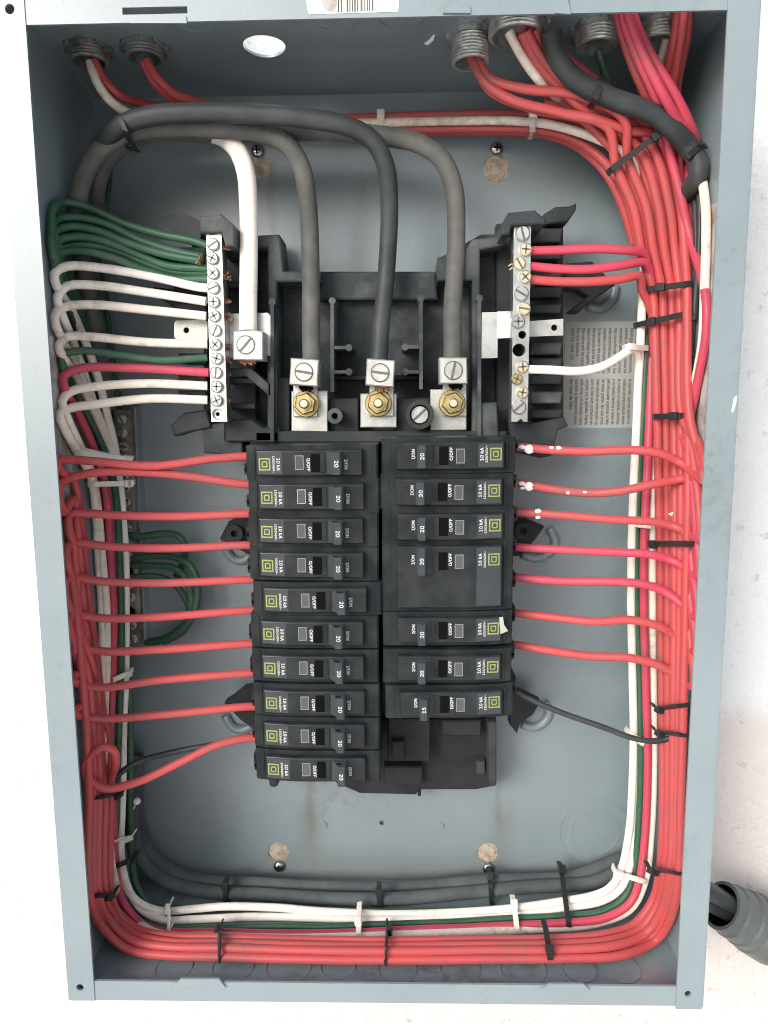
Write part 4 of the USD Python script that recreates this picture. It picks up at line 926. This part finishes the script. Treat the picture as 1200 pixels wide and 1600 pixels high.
wire([(1078, 235, 66), (1084, 270, 66), (1086, 330, 66), (1088, 400, 68), (1084, 470, 72), (1078, 560, 76)], 3.4, 'black_wire', 'thin black wire running down between the reds and the right wall')
wire([(1084, 235, 70), (1092, 290, 70), (1093, 360, 70), (1090, 420, 72), (1084, 500, 76)], 3.4, 'black_wire', 'second thin black wire beside the white one at the right wall')
# red, white and red from the top left conduits over the top
wire([(148, 95, 56), (158, 118, 56), (182, 146, 58), (215, 160, 70), (300, 176, 84), (420, 184, 90), (560, 184, 92), (660, 181, 90), (780, 179, 86), (860, 184, 80), (930, 202, 74), (972, 240, 70), (996, 300, 72), (1010, 370, 76)], RD, 'red', 'upper red wire crossing the top from the left corner conduit')
wire([(141, 98, 56), (150, 125, 53), (168, 153, 54), (200, 176, 62), (300, 192, 80), (420, 194, 88), (580, 192, 90), (700, 189, 86), (800, 189, 80), (860, 195, 74), (920, 212, 66), (960, 230, 60), (985, 250, 60), (1006, 300, 70)], RD, 'cream', 'white wire between two reds crossing the top of the box')
wire([(229, 95, 56), (244, 120, 56), (270, 145, 60), (310, 160, 70), (380, 180, 82), (500, 200, 90), (640, 202, 92), (760, 200, 88), (840, 203, 82), (890, 216, 76), (930, 240, 70), (962, 275, 68), (985, 330, 72), (1000, 400, 76)], RD, 'red', 'lower red wire crossing the top from the second left conduit')
wire([(224, 96, 57), (238, 124, 60), (266, 152, 66), (320, 180, 80), (460, 196, 94), (640, 206, 97), (780, 206, 94), (850, 210, 88), (900, 228, 80), (945, 268, 74), (972, 320, 74), (990, 380, 78)], RD, 'red', 'lowest red wire of those crossing the top, partly hidden behind the cables')

# --- five wires that follow the inside of the loop, from the left bar round to the right side
def long_wire(pts, m, label, dia=RD, **k): return wire(pts, dia, m, label, 'wires following the inside of the loop', **k)
WL = [  # left ends at the bar
    [(326, 450, 52), (312, 449, 52), (240, 433, 52), (160, 419, 46), (105, 416, 40), (85, 428, 40), (89, 448, 50), (112, 485, 60), (150, 580, 72), (168, 650, 78), (180, 700, 78), (186, 745, 78)],
    [(322, 471, 52), (230, 457, 50), (150, 446, 44), (105, 447, 40), (89, 465, 42), (96, 490, 52), (118, 545, 64), (140, 610, 72), (160, 670, 76), (176, 712, 76), (188, 760, 76)],
    [(322, 494, 52), (230, 484, 48), (140, 476, 42), (100, 480, 38), (85, 495, 40), (92, 520, 50), (118, 570, 62), (150, 640, 72), (170, 690, 76)],
    [(324, 538, 52), (230, 535, 48), (140, 526, 42), (106, 526, 38), (92, 540, 40), (98, 556, 48), (120, 590, 60), (145, 640, 70), (160, 690, 74)],
    [(324, 603, 52), (230, 599, 48), (150, 604, 42), (110, 612, 38), (97, 628, 40), (104, 650, 48), (122, 690, 56), (140, 730, 62), (150, 770, 66)],
    [(324, 625, 52), (230, 623, 48), (150, 632, 42), (108, 638, 38), (93, 648, 40), (100, 668, 46), (120, 705, 54), (142, 745, 60), (148, 780, 64)]]
GL = [(324, 559, 52), (250, 563, 48), (180, 554, 44), (125, 548, 40), (97, 556, 42), (98, 572, 50), (124, 625, 60), (148, 670, 66), (166, 712, 70), (179, 760, 72)]
RL = [(326, 582, 52), (200, 575, 46), (130, 575, 40), (100, 586, 38), (100, 604, 44), (124, 650, 54), (146, 700, 62), (160, 740, 68), (168, 790, 70)]
def loopx(xs_left, bottom, right, dl, db, dr):
    """xs_left: (y -> x) of the run down the left; bottom: corner and bottom points; right: points up the right side."""
    return [(x, y, dl) for x, y in xs_left] + [(x, y, db) for x, y in bottom] + [(x, y, dr) for x, y in right]
bot1 = [(188, 1340), (192, 1375), (214, 1408), (250, 1423), (300, 1420), (350, 1416), (430, 1418), (500, 1424), (600, 1428), (700, 1426), (800, 1419), (880, 1408), (925, 1400), (952, 1388), (970, 1360)]
bot2 = [(190, 1345), (200, 1388), (222, 1422), (255, 1437), (310, 1436), (400, 1432), (480, 1434), (600, 1437), (700, 1434), (800, 1428), (880, 1418), (940, 1408), (968, 1390), (982, 1360)]
rt1 = [(983, 1300), (987, 1250), (990, 1150), (988, 1050), (986, 950), (987, 870), (990, 760), (994, 680), (997, 600), (1000, 545), (1003, 480), (1006, 430), (1006, 380)]
rt2 = [(990, 1300), (993, 1230), (993, 1150), (990, 1050), (988, 950), (990, 850), (993, 760), (996, 680), (999, 600)]
long_wire(WL[0] + [(196, 870, 78), (197, 960, 78), (196, 1060, 78), (193, 1130, 76), (191, 1250, 74)] + [(x, y, 66) for x, y in bot1] + [(x, y, 74) for x, y in rt1], 'white', 'white wire at the inner edge of the loop, from the fourth left bar screw', copper=[[(312, 449, 52), (330, 450, 52)]])
long_wire(WL[1] + [(192, 870, 80), (193, 1000, 80), (191, 1130, 80), (189, 1250, 78)] + [(x, y, 66) for x, y in bot2] + [(x, y, 76) for x, y in rt2], 'white', 'white wire just outside the innermost one along the bottom')
long_wire(GL + [(187, 870, 72), (190, 1000, 72), (188, 1080, 72), (184, 1200, 70), (182, 1300, 68), (182, 1350, 66), (188, 1400, 64), (212, 1438, 62), (255, 1450, 62), (330, 1450, 62), (420, 1447, 62), (500, 1448, 62), (600, 1444, 62), (700, 1441, 62), (800, 1435, 62), (880, 1431, 62), (940, 1424, 62), (975, 1402, 64), (990, 1365, 66), (997, 1300, 70), (1001, 1200, 72), (1000, 1100, 74), (995, 950, 74), (994, 860, 74), (999, 740, 74), (1004, 650, 74), (1008, 560, 76), (1010, 500, 80), (1011, 450, 84)], 'green', 'green wire running round the loop between the whites and the reds', 4.3)
long_wire(RL + [(173, 870, 70), (178, 960, 70), (178, 1010, 70), (175, 1090, 68), (172, 1160, 66), (176, 1260, 66), (180, 1340, 62), (190, 1405, 60), (225, 1446, 58), (270, 1456, 57), (350, 1457, 56), (450, 1459, 56), (560, 1457, 56), (620, 1454, 56), (720, 1450, 56), (800, 1446, 56), (880, 1442, 56), (945, 1434, 57), (985, 1410, 60), (1000, 1370, 62), (1008, 1300, 66), (1012, 1200, 68), (1010, 1100, 70), (1006, 950, 70), (1006, 860, 70), (1011, 740, 70), (1015, 650, 72), (1017, 560, 76)], 'pink', 'single red wire beside the green one round the loop')
long_wire(WL[4] + [(160, 870, 66), (166, 950, 66), (167, 1040, 66), (164, 1100, 66), (164, 1160, 66), (168, 1260, 66), (176, 1360, 64), (196, 1420, 62), (240, 1456, 62), (330, 1462, 62), (450, 1466, 60), (620, 1461, 58), (720, 1457, 58), (840, 1451, 58), (930, 1443, 58), (985, 1420, 62), (1008, 1375, 64), (1017, 1300, 68), (1021, 1200, 70), (1021, 1100, 72), (1019, 950, 72), (1019, 860, 72), (1022, 740, 74), (1024, 650, 78)], 'cream', 'white wire between the single red and the red bundle')
long_wire(WL[5] + [(154, 870, 66), (159, 960, 68), (160, 1060, 70), (160, 1160, 72)], 'cream', 'lowest white wire on the left terminal bar')
long_wire(WL[3] + [(168, 750, 76), (180, 850, 80), (184, 1000, 82), (184, 1120, 84)], 'cream', 'white wire on the left bar just above the green one')
long_wire(WL[2] + [(184, 740, 80), (190, 860, 84), (192, 1000, 86)], 'cream', 'third white wire from the top on the left terminal bar')
# white wire of the right terminal bar
wire([(822, 577, 50), (860, 578, 52), (905, 580, 54), (940, 573, 58), (970, 556, 62), (988, 545, 66), (996, 555, 72), (998, 600, 78), (994, 680, 82), (990, 800, 84)], RD, 'white', 'white wire curving from the right terminal bar to the loop')
# --- green wires of the left terminal bar
GR = [[(326, 384, 52), (300, 376, 54), (250, 366, 56), (190, 348, 56), (140, 325, 54), (105, 316, 50), (84, 322, 50), (80, 345, 58), (96, 400, 72), (122, 470, 84), (142, 540, 90)],
      [(318, 402, 52), (270, 392, 54), (215, 374, 54), (165, 350, 52), (120, 340, 48), (92, 342, 46), (79, 354, 50), (84, 385, 62), (112, 450, 78), (136, 530, 88)],
      [(316, 408, 50), (255, 397, 52), (200, 380, 50), (150, 360, 48), (112, 354, 45), (88, 360, 44), (78, 374, 48), (86, 405, 58), (118, 470, 76), (150, 560, 88)],
      [(326, 420, 52), (260, 415, 54), (210, 396, 52), (160, 376, 48), (115, 370, 44), (90, 376, 43), (80, 390, 47), (92, 425, 60), (128, 500, 78), (160, 600, 90)],
      [(326, 427, 54), (270, 424, 56), (225, 410, 54), (180, 392, 52), (130, 384, 46), (100, 388, 44), (86, 402, 48), (100, 440, 62), (138, 530, 82), (166, 640, 92)],
      [(326, 436, 52), (275, 436, 54), (225, 422, 52), (180, 404, 48), (130, 392, 44), (98, 394, 42), (84, 408, 46), (96, 450, 60), (132, 540, 80), (158, 640, 90)],
      [(326, 440, 56), (270, 438, 60), (215, 420, 60), (165, 398, 56), (120, 384, 52), (100, 400, 54), (108, 450, 68), (146, 560, 86)],
      [(326, 412, 58), (260, 403, 60), (205, 385, 60), (160, 362, 58), (115, 346, 56), (95, 355, 58), (98, 410, 72), (130, 500, 86), (152, 600, 94)]]
gw = ['uppermost green wire bending to the left terminal bar', 'green wire next below the uppermost on the left bar', 'green wire with frayed copper showing before the left bar', 'green wire in the middle of the fan at the left bar', 'green wire tucked between two others under the middle of the fan', 'lowest green wire of the fan above the first white wire', 'half-hidden green wire behind the lowest of the fan', 'half-hidden green wire behind the upper part of the fan']
for k, g in enumerate(GR):
    wire(g, 4.6, 'green', gw[k], 'green wires fanning to the left terminal bar', copper=[[(316, 404, 50), (311, 401, 49), (309, 408, 48)]] if k == 2 else ())
wire([(172, 250, 96), (170, 290, 94), (164, 330, 92), (150, 400, 94), (165, 480, 98), (176, 560, 100), (186, 640, 100)], 3.6, 'green', 'thin green wire hanging behind the fan from the cables')
# vertical greens at the back
for k, (pts, lab) in enumerate([
    ([(128, 430, 84), (150, 500, 90), (165, 580, 94), (172, 660, 94), (182, 720, 92)], 'green wire going down the back behind the whites, left one'),
    ([(140, 440, 88), (164, 520, 94), (174, 600, 97), (180, 680, 97)], 'green wire going down the back behind the whites, right one'),
    ([(200, 836, 90), (222, 838, 90), (250, 834, 90), (270, 834, 90), (284, 842, 88), (289, 856, 90), (286, 880, 96), (276, 900, 100)], 'highest green loop on the back beside the grounding bar'),
    ([(206, 872, 92), (240, 869, 92), (270, 870, 90), (296, 882, 86), (308, 905, 84), (308, 935, 84), (300, 965, 88), (280, 986, 92), (250, 1002, 96), (228, 1004, 100)], 'outermost green loop on the back beside the grounding bar'),
    ([(206, 884, 92), (240, 884, 92), (268, 886, 90), (288, 900, 88), (298, 925, 86), (298, 950, 88), (288, 975, 92), (262, 995, 98), (230, 1003, 102)], 'middle green loop on the back beside the grounding bar'),
    ([(208, 902, 92), (240, 900, 94), (262, 906, 94), (280, 920, 92), (292, 940, 92), (298, 960, 96), (288, 985, 99), (255, 1004, 102)], 'inner green loop of the grounding bar crossing the others'),
    ([(196, 995, 84), (202, 1060, 82), (203, 1120, 82), (204, 1200, 82), (204, 1280, 82), (206, 1340, 80), (214, 1385, 76), (238, 1414, 72), (290, 1420, 72), (400, 1418, 74), (560, 1424, 74), (740, 1424, 74)], 'green wire at the back left going down beside the white ones')]):
    wire(pts, 4.6, 'green', lab)
# --- feeder cables
CB = [[(487, 566, 58), (486, 520, 62), (486, 470, 66), (486, 400, 68), (482, 320, 64), (472, 262, 58), (448, 225, 54), (405, 207, 52), (340, 200, 50), (250, 200, 48), (190, 210, 48), (148, 240, 50), (126, 285, 56), (120, 340, 70), (132, 420, 82), (150, 520, 88), (168, 640, 92)],
      [(592, 566, 58), (595, 510, 62), (602, 450, 66), (607, 390, 66), (609, 320, 62), (604, 262, 54), (585, 222, 48), (545, 198, 44), (480, 185, 42), (400, 178, 40), (300, 176, 38), (230, 181, 38), (195, 192, 40), (170, 212, 46), (146, 250, 58), (134, 300, 70), (140, 380, 84), (160, 480, 96)],
      [(707, 562, 58), (708, 500, 62), (712, 430, 66), (714, 350, 66), (710, 295, 62), (692, 252, 60), (655, 226, 60), (600, 214, 62), (520, 206, 62), (430, 206, 62), (330, 206, 62), (240, 208, 62), (190, 226, 62), (158, 262, 66), (148, 320, 76), (158, 400, 88)]]
wire(CB[0], 10.6, 'dusty_cable', 'dusty grey-black feeder cable bending down to the left main lug', 'main feeder cables', cat='cable', sides=16, wob=0.7)
wire(CB[1], 10.2, 'cable', 'cleaner black feeder cable arching in front down to the middle main lug', 'main feeder cables', cat='cable', sides=16, wob=0.6, copper=[[(588, 552, 58), (588, 566, 58)], [(596, 553, 58), (597, 566, 58)]])
wire(CB[2], 10.6, 'dusty_cable', 'dusty feeder cable passing behind the others to the right main lug', 'main feeder cables', cat='cable', sides=16, wob=0.7)
wire([(388, 518, 54), (388, 470, 56), (389, 400, 56), (388, 320, 56), (384, 270, 56), (373, 238, 57), (352, 216, 60), (322, 206, 64), (250, 202, 66), (192, 214, 68), (154, 246, 72), (140, 300, 82), (146, 360, 92)], 10.4, 'white', 'thick white neutral cable beside the left terminal bar', cat='cable', name='white_cable', sides=16)
wire([(860, 52, 30), (866, 80, 32), (885, 112, 34), (918, 138, 36), (965, 158, 38), (1020, 178, 40), (1052, 202, 42), (1076, 230, 47), (1091, 252, 60), (1092, 274, 78), (1074, 300, 97), (1046, 340, 102), (1034, 400, 102)], 10.6, 'cable', 'thick black cable arching over the red bundle at the upper right', cat='cable', sides=16, wob=0.7)
for k, (pts, lab) in enumerate([
    ([(206, 1180, 96), (208, 1290, 96), (222, 1345, 92), (262, 1378, 88), (320, 1392, 86), (420, 1398, 86), (520, 1404, 86), (620, 1404, 86), (720, 1396, 86), (820, 1386, 86), (930, 1378, 86), (985, 1350, 86)], 'upper black cable lying along the bottom of the box'),
    ([(214, 1180, 100), (216, 1290, 100), (238, 1338, 96), (290, 1370, 94), (400, 1380, 94), (520, 1386, 94), (640, 1386, 94), (760, 1376, 94), (900, 1368, 94), (970, 1340, 96)], 'rear black cable along the foot of the back panel')]):
    wire(pts, 8.6, 'bottom_cable', lab, 'black cables along the bottom', cat='cable', sides=14)
# thin black wires
wire([(806, 1081, 60), (840, 1098, 56), (890, 1118, 52), (945, 1137, 48), (985, 1152, 46), (1020, 1158, 45), (1048, 1152, 45), (1066, 1130, 46), (1074, 1100, 48), (1078, 1070, 52), (1080, 1040, 60)], 3.6, 'black_wire', 'thin black wire from the lowest right breaker crossing to the bundle')
wire([(392, 1150, 70), (340, 1162, 68), (270, 1175, 66), (215, 1190, 62), (195, 1202, 58), (180, 1215, 56), (166, 1225, 56), (158, 1260, 62)], 3.8, 'black_wire', 'black wire behind the lowest red loop on the left')
# stub strands on the inner side of the left bar
for k, y in enumerate((386, 432, 470, 496, 541, 560, 588, 628)):
    p = [(348, y, 53), (354, y + 1, 53), (359, y + (k % 3) * 2 - 2, 52)]
    ms = []
    for j in range(6):
        g = PP(p) + [0, rng.uniform(-1, 1), rng.uniform(-1.2, 1.2)]; g[-1] += [rng.uniform(-1, 1), rng.uniform(-1, 1), rng.uniform(-2, 2)]
        ms.append(tube(spline(g, 1.5), 0.55, 5))
    part(LB, 'copper_strands', join(ms), 'copper')

# ------------------------------------------------------------------ cable ties
def tie(p0, p1, d, m, label, head=0.5, thick=8, w=3.2, tail=None, hs=1.0, reach=14):
    """A nylon strap pulled tight over the wires it holds, turned back at both ends, with its lock head."""
    A0, A1 = np.array(p0, float), np.array(p1, float); e = A1 - A0; le = e @ e
    N = 25; f = np.full(N, np.inf)
    for c, r in REG:
        q = (c - CPOS) @ CROT; px = np.c_[600 + FPX * q[:, 0] / q[:, 1], 800 - FPX * q[:, 2] / q[:, 1]]
        s_ = (px - A0) @ e / le; off = np.abs((px[:, 0] - A0[0]) * e[1] - (px[:, 1] - A0[1]) * e[0]) / math.sqrt(le)
        half = r * FPX / q[:, 1] / math.sqrt(le) * 0.6
        ok = (off < 7) & (s_ > -0.04) & (s_ < 1.04) & (c[:, 1] - r > d - reach)
        for i in np.nonzero(ok)[0]:
            lo, hi = int(np.floor((s_[i] - half[i]) * (N - 1))), int(np.ceil((s_[i] + half[i]) * (N - 1)))
            lo, hi = max(lo, 0), min(hi, N - 1)
            if lo <= hi: f[lo:hi + 1] = np.minimum(f[lo:hi + 1], c[i, 1] - r - 0.7)
    if not np.isfinite(f).any(): f[:] = d
    # taut strap: lower hull of the fronts
    idx = [i for i in range(N) if np.isfinite(f[i])]
    if idx[0] > 0: f[0] = f[idx[0]] + 1.0
    if idx[-1] < N - 1: f[N - 1] = f[idx[-1]] + 1.0
    idx = [i for i in range(N) if np.isfinite(f[i])]; hull = []
    for i in idx:
        while len(hull) > 1 and (f[hull[-1]] - f[hull[-2]]) * (i - hull[-2]) >= (f[i] - f[hull[-2]]) * (hull[-1] - hull[-2]): hull.pop()
        hull.append(i)
    f = np.interp(np.arange(N), hull, f[hull])
    front = np.array([P(*(A0 + e * (i / (N - 1))), f[i]) for i in range(0, N, 2)])
    u = front[-1] - front[0]; Ln = np.linalg.norm(u); u /= Ln
    Y = np.array([0, 1.0, 0]); wd = np.cross(u, Y); wd /= np.linalg.norm(wd)
    back = np.cross(wd, u); back *= np.sign(back[1])
    pts = np.vstack([front[0] + Y * thick - u * 0.1, front[0] + Y * thick * .5 - u * 0.5, front[0] + Y * 1.0 - u * 0.3, front, front[-1] + Y * 1.0 + u * 0.3, front[-1] + Y * thick * .5 + u * 0.5, front[-1] + Y * thick + u * 0.1])
    fi = head * (len(front) - 1); k0 = min(int(fi), len(front) - 2); hc = front[k0] + (front[k0 + 1] - front[k0]) * (fi - k0)
    t = thing('cable_tie', label, 'cable tie', hc)
    part(t, 'strap', strap(pts, w / 2, 0.55, wd), m)
    c = hc - back * 1.3
    import manifold3d
    R = np.stack([u, back, wd], 1)
    sp_ = np.array([[x, y, z] for x in (-2 * hs, 2 * hs) for y in (-1.1, 1.1) for z in (-1.7 * hs, 1.7 * hs)])
    hl_ = manifold3d.Manifold.batch_hull([manifold3d.Manifold.sphere(0.6, 8).translate((R @ q + c).tolist()) for q in sp_])
    mm = hl_.to_mesh(); part(t, 'lock_head', trimesh.Trimesh(mm.vert_properties[:, :3], mm.tri_verts, process=False), m)
    if tail:
        tp = np.array([c - back * 1.0] + [P(*q) for q in tail])
        part(t, 'tail', strap(spline(tp, 2.0), w / 2 * .9, 0.5, wd), m)
B_, W_ = 'tie_black', 'tie_white'
tie((956, 264), (1036, 205), 50, B_, 'black cable tie slanting across the red bundle at the upper right', .86, tail=[(1022, 205, 47), (1028, 222, 46)])
tie((1013, 452), (1080, 443), 60, B_, 'black cable tie across the red bundle beside the right terminal bar', .3)
tie((998, 507), (1082, 488), 60, B_, 'black cable tie holding the white wire to the bundle, below another tie', .25)
tie((1018, 651), (1084, 649), 60, B_, 'black cable tie across the red bundle level with the right lug nut', .55)
tie((1012, 849), (1097, 850), 58, B_, 'black cable tie on the red bundle level with the double breaker', .12, reach=32)
tie((1026, 1107), (1077, 1101), 53, B_, 'black cable tie on the bundle just above the crossing black wire', .1, reach=32)
tie((1026, 1143), (1078, 1150), 53.5, B_, 'black cable tie on the bundle at the crossing black wire', .12, reach=32)
tie((1016, 1358), (1066, 1366), 49, B_, 'black cable tie at the lower right bend of the red bundle', .1, reach=32, hs=1.25)
tie((343, 1452), (343, 1502), 38, B_, 'left one of three black ties on the red wires along the bottom', .06, hs=1.15, reach=30)
tie((605, 1452), (602, 1506), 38, B_, 'middle one of three black ties on the red wires along the bottom', .06, hs=1.15, reach=30)
tie((853, 1453), (860, 1499), 38, B_, 'right one of three black ties on the red wires along the bottom', .7, reach=30)
tie((877, 1358), (889, 1448), 52, B_, 'long black tie with its head standing up above the bottom white wires', .02, reach=24, hs=1.1)
tie((133, 1250), (186, 1240), 46, B_, 'black cable tie on the left red bundle below the lowest loop', .92, hs=1.2, tail=[(192, 1236, 44), (190, 1244, 44)])
tie((180, 1354), (204, 1344), 56, B_, 'black cable tie on the lower left white wire, tail sticking out', .95, tail=[(218, 1328, 60), (232, 1314, 62)], hs=.8)
tie((136, 1401), (176, 1398), 44, B_, 'black cable tie at the lower left bend of the red bundle', .85, reach=24)
tie((189, 186), (206, 228), 30, B_, 'black cable tie round the feeder cables at the upper left', .9)
tie((940, 126), (928, 158), 28, B_, 'black cable tie on the thick black cable near its conduit', .15)
tie((1070, 248), (1096, 226), 38, B_, 'black cable tie low on the thick black cable by the right wall', .9, tail=[(1104, 228, 36)])
tie((352, 1380), (352, 1410), 76, B_, 'small black tie on the bottom black cables, left one', .05)
tie((592, 1390), (594, 1422), 76, B_, 'small black tie on the bottom black cables, middle one', .05)
tie((765, 1366), (769, 1416), 76, B_, 'small black tie on the bottom black cables under the lower right screw', .05)
tie((118, 706), (200, 717), 52, W_, 'white cable tie on the left wires, upper one of the close pair', .97, tail=[(116, 700, 50)], hs=1.1)
tie((138, 757), (203, 755), 57, W_, 'white cable tie on the left wires, lower one of the close pair', .95, tail=[(207, 755, 54)])
tie((178, 1062), (200, 1052), 64, W_, 'small white cable tie beside the eighth left red wire', .9, hs=.85)
tie((174, 1315), (204, 1307), 58, W_, 'white cable tie on the lower left white wires, head towards the back panel', .85)
tie((264, 1417), (263, 1458), 52, W_, 'left white tie on the white and green wires along the bottom', .1)
tie((561, 1423), (560, 1462), 52, W_, 'middle white tie on the white and green wires along the bottom', .5)
tie((803, 1412), (808, 1454), 52, W_, 'right white tie on the white and green wires along the bottom', .04)
tie((963, 1364), (1010, 1378), 58, W_, 'white cable tie at the lower right bend of the white wires', .06, hs=1.2)
tie((832, 174), (832, 208), 64, W_, 'white cable tie on the wires crossing the top, right one', .2)
tie((595, 176), (595, 200), 82, W_, 'white cable tie on the wires crossing the top, left one', .2)
tie((980, 542), (1012, 544), 60, W_, 'white cable tie where the right bar white wire joins the loop', .1, hs=.8)
tie((984, 1146), (1006, 1160), 64, W_, 'white cable tie on the white wires at the crossing black wire', .8, hs=.9)
tie((998, 820), (1024, 822), 62, W_, 'white cable tie partly hidden by the third right red wire', .5, hs=.6)
t_ = thing('cable_tie', 'cut end of a white tie sticking out at the lower left', 'cable tie', P(208, 1264, 84))
part(t_, 'tail', strap(spline(PP([(200, 1266, 86), (208, 1264, 84), (212, 1256, 80), (214, 1250, 76)]), 2), 1.4, 0.5, (0.3, .6, .7)), W_)
part(t_, 'lock_head', trimesh.creation.icosphere(subdivisions=2, radius=2.4).apply_translation(P(214, 1252, 76)), W_, smooth=True)

# ------------------------------------------------------------------ pipe below the box, right
def pipe():
    c0, c1 = P(1126, 1414, 72), P(1262, 1490, 84)
    u = (c1 - c0) / np.linalg.norm(c1 - c0); c1 = c0 + u * 190
    t = thing('flexible_conduit', 'grey plastic conduit with stepped collars leaving behind the lower right corner', 'conduit', c0)
    s = np.array([0, 0.01, 2, 6, 7, 8.5, 17, 18, 19.5, 24, 25.5, 27, 44, 46, 48, 60, 190.0])
    r = np.array([17.0, 18.2, 18.8, 19.0, 18.6, 20.2, 20.6, 20.0, 21.8, 22.2, 21.6, 23.4, 24.4, 24.0, 22.2, 22.0, 22.0]) * 0.84
    path = c0 + s[:, None] * u
    m1 = tube(path, r, 36, caps=False)
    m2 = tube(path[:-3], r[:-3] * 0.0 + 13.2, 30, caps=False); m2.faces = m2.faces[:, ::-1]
    part(t, 'pipe_shell', m1, 'conduit', smooth=35)
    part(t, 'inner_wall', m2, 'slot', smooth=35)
    a = tube(np.array([path[0], path[0] + u * 0.4]), 15.0, 36, caps=False)
    k = 36; ang = np.linspace(0, 2 * np.pi, k, endpoint=False); tt, N, Bn = frames(np.array([path[0], path[3]]))
    ri = path[0] + 13.2 * (np.cos(ang)[:, None] * N[0] + np.sin(ang)[:, None] * Bn[0]); ro = path[0] + r[1] * (np.cos(ang)[:, None] * N[0] + np.sin(ang)[:, None] * Bn[0])
    f = []
    for i in range(k): j = (i + 1) % k; f += [[i, j, k + j], [i, k + j, k + i]]
    part(t, 'pipe_mouth', trimesh.Trimesh(np.vstack([ri, ro]), f, process=False), 'conduit')
    for o, rr, lab in (((0, -3, 6), 5.2, 'upper black cable running into the mouth of the grey conduit'), ((0, 2, -4), 5.2, 'lower black cable running into the mouth of the grey conduit'), ((2, 6, 3), 4.6, 'rear black cable in the mouth of the grey conduit')):
        a0 = c0 - u * 42 + np.array(o); pts = np.array([a0, c0 - u * 10 + np.array(o), c0 + u * 24 + np.array(o)])
        tt = thing('black_cable', lab, 'cable', a0); part(tt, 'jacket', tube(spline(pts), rr, 12), 'cable', smooth=40)
pipe()
